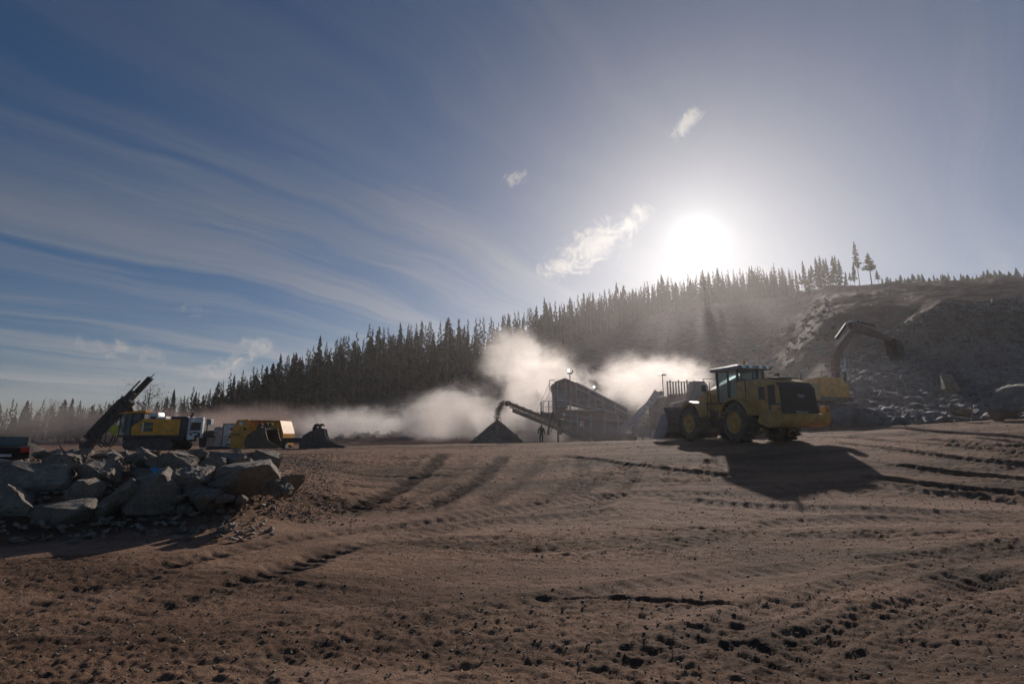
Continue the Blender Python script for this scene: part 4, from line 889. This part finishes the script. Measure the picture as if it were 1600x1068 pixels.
bm_ = MB().box(-1.5, .2, -.2, .2, .45, .8).box(-1.4, -1.2, -.25, .25, -.1, .45).box(-.2, .0, -.25, .25, -.1, .45).build('steel_beam', 'black', None, .02); bm_.location = spot(474, 38.6); tag(bm_, 'black steel beam on blocks left of the dark bucket', 'beam')
def car():
    q = spot(15, 26); q.z = .58; e = empty('parked_car', q, R(131), 'dark car with red tail lamps seen from behind at the left edge', 'car')
    MB().prism([(-2.2, .3), (-2.25, .75), (-2.1, .95), (-1.6, 1.0), (2.2, .85), (2.25, .35)], -.88, .88).build('body', 'carpaint', e, .08, True)
    MB().prism([(-1.75, .98), (-1.3, 1.42), (.3, 1.45), (1.1, .95)], -.74, .74).build('cabin', 'carpaint', e, .08, True); MB().prism([(-1.79, 1.02), (-1.42, 1.38), (-1.4, 1.38), (-1.76, 1.02)], -.66, .66).build('rear_window', 'glass', e)
    for s in (1, -1): MB().box(-2.29, -2.15, s * .7 - .16, s * .7 + .16, .7, .92).build('tail_lamp', 'red', e, .03)
    MB().box(-2.28, -2.24, -.26, .26, .5, .62).build('number_plate', 'white', e)
    for x in (-1.4, 1.4):
        for s in (1, -1): MB().cyl((x, s * .78, .32), (x, s * .9, .32), .32, 20).build('wheel', 'tyre', e)
car()
hp = MB(); r_ = random.Random(2); rings = 9; sg = 28; vs = [(0, 0, 1.35)]
for k in range(1, rings + 1):
    for j in range(sg): a = 2 * math.pi * j / sg; rr = 3.4 * k / rings * r_.uniform(.93, 1.07); vs.append((rr * math.cos(a), rr * math.sin(a), 1.35 * (1 - k / rings) ** .9 + r_.uniform(-.05, .05) - (.4 if k == rings else 0)))
hp.add(vs, [(0, 1 + j, 1 + (j + 1) % sg) for j in range(sg)] + [(1 + (k - 1) * sg + j, 1 + k * sg + j, 1 + k * sg + (j + 1) % sg, 1 + (k - 1) * sg + (j + 1) % sg) for k in range(1, rings) for j in range(sg)])
hp = hp.build('dirt_mound', 'clod', None, smooth=True); hp.location = spot(2, 48); tag(hp, 'rounded dirt mound behind the dark car at the left edge', 'mound')

# ------------------------------------------------------------------ crusher plant
def plant():
    q = spot(900, 62); q.z -= .05; e = empty('mobile_crusher', q, R(3), 'tall dusty red-brown mobile screening crusher with railed walkway and long discharge belt', 'crusher')
    sc = [(-2.8, 6.7), (-2.6, 7.05), (-1.4, 7.5), (.0, 6.9), (5.9, 3.8), (5.9, 2.6), (4.5, 3.3), (-2.4, 4.9)]
    MB().prism(sc, -1.5, -1.4).build('screen_side', 'maroon', e, .02); MB().prism(sc, 1.4, 1.5).build('screen_side', 'maroon', e, .02); MB().prism([(-2.5, 6.0), (-1.4, 7.0), (0, 6.6), (5.8, 3.5), (5.8, 2.8), (-2.3, 5.0)], -1.38, 1.38).build('screen_deck', 'purple', e)
    m = MB()
    for a, b in (((-.1, 6.95), (5.9, 3.85)), ((-2.4, 5.0), (4.6, 3.35)), ((-.1, 6.3), (5.9, 3.3))): m.bar((a[0], -1.56, a[1]), (b[0], -1.56, b[1]), .1, .16)
    for x, z0, z1 in ((-2.3, 4.9, 6.9), (-1.4, 4.7, 7.3), (-.1, 4.4, 6.8), (1.4, 4.1, 6.1), (3.0, 3.7, 5.2), (4.5, 3.4, 4.5)): m.box(x - .06, x + .06, -1.6, -1.5, z0, z1)
    m.build('screen_rib', 'belt', e)['kind'] = 'stuff'
    for xa, xb in ((.05, 1.3), (1.5, 2.9), (3.1, 4.35)):
        MB().prism([(xa, 5.0 - .236 * (xa + 2.4) + .14), (xa, 6.3 - .5 * (xa + .1) - .14), (xb, 6.3 - .5 * (xb + .1) - .14), (xb, 5.0 - .236 * (xb + 2.4) + .14)], -1.54, -1.503).build('screen_panel', 'navy', e)
    m = MB()
    for k in range(7): m.box(-2.55, -1.2, -1.66, -1.6, 4.1 + k * .3, 4.22 + k * .3)
    m.build('louvre_slat', 'belt', e)['kind'] = 'stuff'; MB().box(-2.6, -1.15, -1.6, 1.4, 3.9, 6.2).build('drive_housing', 'purple', e, .05)
    MB().prism([(-2.6, 3.85), (3.8, 3.4), (6.6, 2.3), (6.5, 1.75), (3.5, 2.3), (-2.8, 3.0)], -1.3, 1.3).build('main_frame', 'maroon', e, .04); MB().prism([(-1.3, 2.9), (.4, 2.75), (.2, 1.5), (-.7, 1.6)], -1.2, 1.2).build('under_hopper', 'purple', e, .03); MB().box(1.2, 3.0, -1.25, 1.25, .8, 2.5).build('engine_box', 'maroon', e, .05); MB().prism([(3.4, 2.2), (5.9, 1.8), (5.4, .9), (3.8, .9)], -1.2, 1.2).build('transfer_chute', 'brown', e, .03); MB().box(-.6, 6.6, -1.0, 1.0, .62, .88).build('base_beam', 'dark', e, .03); m = MB()
    for z in (1.5, 2.2, 2.9): m.bar((-1.4, -1.36, z + .3), (5.8, -1.36, z - .5), .1, .1)
    for x in (0, 1.6, 3.2, 4.8): m.box(x - .08, x + .08, -1.4, -1.3, .9, 3.3)
    m.build('frame_brace', 'belt', e)['kind'] = 'stuff'
    MB().box(-1.75, -1.45, -1.5, -1.4, 3.05, 3.35).build('white_box', 'white', e)
    tracks(e, 2.2, 7.0, 1.1, .5, .95); MB().cyl((-2.0, -.9, .9), (-2.0, -.9, 2.6), .2, 10).cyl((-2.0, .9, -.1), (-2.0, .9, 2.6), .12, 10).build('support_leg', 'purple', e)
    # walkway and rails
    w_ = MB().box(-1.1, 3.0, -2.4, -1.62, 3.62, 3.7).box(-4.1, -2.7, -1.6, 1.2, 3.35, 3.43).build('walkway', 'grey', e); m = MB()
    for x in (-1.05, -.05, .95, 1.95, 2.95): m.cyl((x, -2.38, 3.7), (x, -2.38, 4.85), .055, 6)
    for z in (4.25, 4.85): m.cyl((-1.05, -2.38, z), (2.95, -2.38, z), .045, 6)
    for x, y in ((-4.05, -1.55), (-3.4, -1.55), (-2.75, -1.55), (-4.05, 0), (-4.05, 1.15)): m.cyl((x, y, 3.43), (x, y, 4.75), .05, 6)
    for z in (4.1, 4.75): m.tube([(-2.75, -1.55, z), (-4.05, -1.55, z), (-4.05, 1.15, z)], .03, 6)
    m.tube([(-3.0, -1.5, 6.0), (-3.25, -1.5, 6.0), (-3.25, -1.5, 7.2), (-2.6, -1.5, 7.25)], .05, 6); m.build('handrail', 'grey', w_)
    st = MB()
    for s in (-1.45, -.75): st.bar((-3.0, s, 3.4), (-3.5, s, .85), .05, .14)
    for k in range(9): st.box(-3.5 + k * .055 - .12, -3.5 + k * .055 + .12, -1.45, -.75, .95 + k * .28, .99 + k * .28)
    st.build('stairs', 'dark', w_); MB().bar((-2.55, -.8, 2.4), (-3.3, -.8, .85), .08, .08).build('stair_brace', 'dark', w_)
    # discharge belt
    a, b = Vector((-8.2, 0, 4.75)), Vector((1.8, 0, .8)); dv = (b - a).normalized(); m = MB()
    for s in (-.62, .62): m.bar(a + Vector((0, s, -.12)), b + Vector((0, s, -.12)), .1, .36); m.bar(a + Vector((0, s, -.78)) + dv * .7, b + Vector((0, s, -.82)), .1, .26)
    for k in range(14): p_ = a + dv * (.7 + .72 * k); m.box(p_.x - .05, p_.x + .05, -.66, -.58, p_.z - .75, p_.z - .1)
    cv = m.build('discharge_conveyor', 'maroon', e); MB().bar(a + dv * .1, b, 1.1, .12).bar(a + dv * .3 + Vector((0, 0, -.5)), b + Vector((0, 0, -.5)), 1.1, .06).build('belt', 'black', cv); MB().cyl((a.x, -.6, a.z - .2), (a.x, .6, a.z - .2), .3, 16).build('head_drum', 'dark', cv)
    MB().bar(a + dv * 4.2 + Vector((0, -.66, .2)), b + Vector((0, -.66, .2)), .06, .55).build('skirt_board', 'purple', cv)
    m = MB()
    for k in range(10): p_ = a + dv * (.3 + .9 * k); m.cyl((p_.x, -.7, p_.z + .1), (p_.x, .7, p_.z + .1), .09, 8)
    m.build('idler_roller', 'dark', cv)['kind'] = 'stuff'
    MB().tube([(-3.1, -.6, 7.0), a + dv * 3.6 + Vector((0, -.6, 0))], .02, 5).tube([(-2.9, -.5, 6.3), a + dv * 4.0 + Vector((0, -.6, 0))], .02, 5).build('stay_cable', 'dark', cv)
    # light mast
    lm = MB().cyl((-.85, -1.75, .3), (-.85, -1.75, 8.0), .06, 8).build('light_mast', 'grey', e); MB().box(-1.15, -.55, -1.85, -1.65, 7.95, 8.1).box(-1.1, -.95, -1.9, -1.7, 8.1, 8.5).box(-.6, -.45, -1.85, -1.7, 8.1, 8.4).build('lamp_head', 'dark', lm); MB().box(-1.1, -.95, -1.93, -1.905, 8.12, 8.48).build('lamp_lens', 'lamp', lm)
    l2 = MB().cyl((2.6, .5, 4.5), (2.6, .5, 6.4), .05, 8).box(2.4, 2.95, .4, .6, 6.4, 6.55).build('light_mast', 'dark', e); MB().box(2.35, 2.55, .36, .39, 6.5, 6.75).build('lamp_lens', 'lamp', l2)
    # inclined side belt, blue-grey, in front of the body
    a2, b2_ = Vector((4.3, -2.2, .9)), Vector((9.7, -2.2, 5.6)); m = MB()
    for s in (-.55, .55): m.bar(a2 + Vector((0, s, 0)), b2_ + Vector((0, s, 0)), .12, .5)
    c2 = m.build('side_conveyor', 'belt', e); MB().bar(a2 + Vector((0, 0, .1)), b2_ + Vector((0, 0, .1)), 1.0, .12).build('belt', 'black', c2); MB().bar(a2 + Vector((1.5, -.63, .35)) , b2_ + Vector((-.6, -.63, .28)), .05, .5).build('skirt_board', 'belt', c2)
    m = MB().bar((6.8, -2.2, 2.8), (7.4, -2.2, .2), .12, .12).bar((8.8, -2.2, 4.6), (8.9, -2.2, .4), .14, .14).bar((5.2, -2.2, 1.5), (8.4, -2.2, .8), .08, .08); m.build('conveyor_leg', 'grey', c2); MB().cyl((9.7, -2.85, 5.6), (9.7, -1.55, 5.6), .28, 14).build('head_drum', 'dark', c2)
    # feeder unit
    q2 = spot(1052, 60.5); f = empty('jaw_crusher_feeder', q2, R(3), 'dark feeder unit with row of upright hopper posts behind the loader bucket', 'crusher')
    MB().prism([(-2.2, .9), (-2.3, 3.6), (-1.8, 4.6), (-.2, 4.7), (.2, 3.9), (4.2, 3.7), (4.4, 1.2)], -1.3, 1.3).build('main_body', 'purple', f, .04); MB().prism([(-.6, 3.9), (-1.0, 5.0), (3.6, 5.2), (3.9, 3.7)], -1.6, -1.5).build('hopper_side', 'maroon', f); MB().prism([(-.6, 3.9), (-1.0, 5.0), (3.6, 5.2), (3.9, 3.7)], 1.5, 1.6).build('hopper_side', 'maroon', f)
    for k in range(9): x = -.9 + k * .33; MB().box(x - .07, x + .07, -1.72, -1.6, 4.6, 6.5 + .15 * math.sin(k * 2)).build('hopper_post', 'purple', f)
    MB().cyl((-.9, -1.66, 6.4), (2.0, -1.66, 6.45), .04, 6).build('post_rail', 'purple', f); tracks(f, -2.2, 3.6, 1.1, .5, .9)
    MB().box(-2.6, -1.6, -1.9, -1.32, 1.0, 3.0).build('power_pack', 'navy', f, .04); MB().box(-5.0, -3.2, -1.6, -.6, .2, 1.5).build('control_box', 'grey', f, .04); MB().box(-3.1, -2.3, -1.6, -.9, .1, 1.0).build('fuel_tank', 'belt', f, .05)
    l3 = MB().cyl((-1.3, -1.3, 4.6), (-1.3, -1.3, 7.2), .05, 8).box(-1.7, -.9, -1.4, -1.2, 7.2, 7.35).build('light_mast', 'dark', f); MB().box(-1.75, -1.45, -1.44, -1.41, 7.3, 7.55).build('lamp_lens', 'lamp', l3)
plant()
# gravel cone and the stream falling on it
gp = spot(777, 56); H_, R_ = 2.55, 2.95
cone = MB(); r_ = random.Random(9); vs = [(0, 0, H_)]; K = 22; J = 48
for k in range(1, K + 1):
    for j in range(J):
        a = 2 * math.pi * (j + .5 * (k % 2)) / J; t_ = k / K; z = H_ * (1 - t_) + r_.uniform(-.05, .05); rr = R_ * t_ ** 1.02 * (1 + .03 * math.sin(3 * a + 1)) + r_.uniform(-.05, .05); vs.append((rr * math.cos(a), rr * math.sin(a), z - (.25 if k == K else 0)))
cone.add(vs, [(0, 1 + j, 1 + (j + 1) % J) for j in range(J)] + [(1 + (k - 1) * J + j, 1 + k * J + j, 1 + k * J + (j + 1) % J, 1 + (k - 1) * J + (j + 1) % J) for k in range(1, K) for j in range(J)])
pile = cone.build('gravel_pile', 'gravel', None); pile.location = gp; tag(pile, 'cone of crushed gray gravel below the discharge belt', 'gravel pile')
L = []; g = random.Random(4)
for i in range(2600):
    a = g.uniform(0, 6.283); t_ = math.sqrt(g.random()) * 1.06; rr = R_ * t_; L.append((rr * math.cos(a), rr * math.sin(a), H_ * max(0, 1 - t_) + .02))
o = scatter('gravel_stones', range(400, 405), L, [g.choice((.04, .06, .08)) for _ in L], 'gravel'); o.parent = pile; o['kind'] = 'stuff'
top = spot(900, 62); L = []
hx, hz = at(788, 633, 61), at(777, 662, 57.5)
for i in range(900):
    t_ = g.random(); x = hx.x + (hz.x - hx.x) * t_ ** .6; y = hx.y + (gp.y - hx.y) * t_ ** .6; z = hx.z + .3 + (gp.z + H_ - hx.z - .3) * t_ ** 1.25
    s = .12 + .1 * t_; L.append((x + g.gauss(0, s), y + g.gauss(0, s), z + g.gauss(0, .12)))
o = scatter('falling_gravel', range(405, 409), L, [g.choice((.03, .05, .08)) for _ in L], 'gravel'); tag(o, 'stream of gravel falling from the belt end onto the cone', 'gravel stream', kind='stuff')

# ------------------------------------------------------------------ walking person
def person():
    q = spot(846, 54); J = {}; V = []; E = []; Rr = []
    def j(n, p, r, par=None):
        J[n] = len(V); V.append(p); Rr.append(r)
        if par is not None: E.append((J[par], J[n]))
    j('pel', (0, 0, .98), (.19, .14)); j('wai', (0, .0, 1.14), (.19, .14), 'pel'); j('che', (0, .01, 1.36), (.22, .15), 'wai'); j('nek', (0, .02, 1.54), (.085, .085), 'che'); j('hea', (0, .0, 1.64), (.115, .125), 'nek'); j('top', (0, .02, 1.78), (.07, .08), 'hea'); j('hoo', (0, .03, 1.85), (.02, .02), 'top')
    for s, n in ((1, 'l'), (-1, 'r')):
        fw = .1 * s
        j('hip' + n, (.1 * s, 0, .9), (.125, .13), 'pel'); j('kne' + n, (.1 * s, -fw, .5), (.082, .088), 'hip' + n); j('ank' + n, (.085 * s, -fw * 1.1 + .03, .1), (.08, .085), 'kne' + n); j('toe' + n, (.1 * s, -fw * 1.1 - .13, .04), (.045, .035), 'ank' + n)
        j('sho' + n, (.21 * s, .01, 1.43), (.1, .1), 'che'); j('elb' + n, (.31 * s, .03, 1.17), (.075, .075), 'sho' + n); j('wri' + n, (.36 * s, -.02, .93), (.055, .055), 'elb' + n); j('pal' + n, (.385 * s, -.05, .84), (.022, .036), 'wri' + n)
        for k in range(4): j(f'f{k}a' + n, (.388 * s, -.08 + .022 * k, .79), (.009, .009), 'pal' + n); j(f'f{k}b' + n, (.375 * s, -.085 + .022 * k, .75 + .006 * abs(k - 1)), (.007, .007), f'f{k}a' + n)
        j('tha' + n, (.37 * s, -.1, .83), (.01, .01), 'pal' + n); j('thb' + n, (.36 * s, -.115, .79), (.008, .008), 'tha' + n)
    me = bpy.data.meshes.new('person'); me.from_pydata(V, E, []); o = bpy.data.objects.new('person', me); COL.objects.link(o); me.materials.append(M['cloth'])
    md = o.modifiers.new('skin', 'SKIN'); md.use_smooth_shade = True
    for i, r in enumerate(Rr): me.skin_vertices[0].data[i].radius = r
    me.skin_vertices[0].data[0].use_root = True
    o.modifiers.new('sub', 'SUBSURF').render_levels = 2; o.location = q; o.rotation_euler = (0, 0, R(12))
    tag(o, 'person in dark hooded workwear walking between gravel cone and crusher', 'person')
person()

# ------------------------------------------------------------------ dust and haze
def dust_mat(i, dens, col, scale=.24, lo=.46, hi=.7):
    m = bpy.data.materials.new('drifting_dust'); m.use_nodes = True; t = m.node_tree; t.nodes.clear()
    co = nd(t, 'ShaderNodeTexCoord'); ge = nd(t, 'ShaderNodeNewGeometry')
    r = vm(t, 'LENGTH', co.outputs['Object']); n = noise(t, vm(t, 'MULTIPLY', ge.outputs['Position'], (1., 1., 1.25)), scale, 6, .68, 1.2)
    s = mth(t, 'ADD', n, mth(t, 'MULTIPLY', sstep(t, r, .1, 1., 1, 0), .45)); d = mth(t, 'MULTIPLY', sstep(t, s, lo + .12, hi + .2), sstep(t, r, .35, 1., 1, 0))
    v = nd(t, 'ShaderNodeVolumePrincipled'); v.inputs['Color'].default_value = (*col, 1); v.inputs['Anisotropy'].default_value = .62
    t.links.new(mth(t, 'MULTIPLY', d, dens), v.inputs['Density']); ou = nd(t, 'ShaderNodeOutputMaterial'); t.links.new(v.outputs[0], ou.inputs['Volume']); return m
def dust(px, py, Y, rx, ry, rz, dens, lab, col=(.93, .87, .845), rot=0., veil=False):
    bm = bmesh.new(); bmesh.ops.create_icosphere(bm, subdivisions=3, radius=1.); me = bpy.data.meshes.new('dust_cloud'); bm.to_mesh(me); bm.free(); me.materials.append(dust_mat(0, dens, col, lo=-.6 if veil else .46, hi=0. if veil else .7))
    o = bpy.data.objects.new('dust_cloud', me); COL.objects.link(o); o.location = at(px, py, Y); o.scale = (rx, ry, rz); o.rotation_euler = (0, rot, 0); tag(o, lab, 'dust', kind='stuff')
dust(715, 656, 80, 15, 9, 8.5, .2, 'bright dust billowing behind the gravel cone')
dust(845, 615, 82, 12, 9, 11.5, .19, 'tall dust plume rising behind the discharge belt')
dust(800, 560, 92, 10, 8, 9., .1, 'thin top of the dust plume against the forest')
dust(570, 672, 84, 20, 10, 6.2, .13, 'dust drifting left over the yard toward the dark bucket')
dust(400, 664, 92, 24, 12, 6., .06, 'reddish dust behind the cabinets and orange bucket', (.78, .6, .55))
dust(230, 664, 92, 26, 12, 6., .045, 'thin reddish dust behind the drill rig', (.75, .58, .53))
dust(70, 660, 88, 22, 12, 6.5, .045, 'greyish dust veil below the low left tree line', (.7, .62, .58))
dust(1020, 600, 86, 18, 9, 8., .13, 'dust cloud behind the crusher and side belt')
dust(848, 668, 72, 6.5, 4, 4.5, .45, 'bright low dust behind the walking person')
dust(930, 676, 58.6, 6.5, 2.2, 1.9, .5, 'low dust rolling along the ground under the crusher')
dust(1120, 535, 150, 66, 30, 26, .0011, 'thin dust veil added to pale the sunlit hillside like lens glare', (.9, .82, .82), veil=True)  # hillside dust, added mainly to imitate the wash of lens flare
dust(1075, 640, 40, 22, 15, 9, .0013, 'faint veil added over the yard between loader and crusher in place of lens glare', (.9, .82, .84), veil=True)  # added volume that lightens loader and crusher as a lens veil would
HZ = MB().box(-4300, 4300, -60, 1700, -6, 158); hz_ = bpy.data.meshes.new('haze'); hz_.from_pydata(HZ.v, [], HZ.f); ho = bpy.data.objects.new('haze', hz_); COL.objects.link(ho)
hm = bpy.data.materials.new('dusty_air'); hm.use_nodes = True; t = hm.node_tree; t.nodes.clear(); v = nd(t, 'ShaderNodeVolumePrincipled'); v.inputs['Color'].default_value = (.93, .88, .87, 1); v.inputs['Density'].default_value = .0003; v.inputs['Anisotropy'].default_value = .6
ou = nd(t, 'ShaderNodeOutputMaterial'); t.links.new(v.outputs[0], ou.inputs['Volume']); hz_.materials.append(hm); tag(ho, 'thin dusty air lit by the low sun', 'haze', kind='stuff')
print('trees', ntree, 'filler', len(filler))
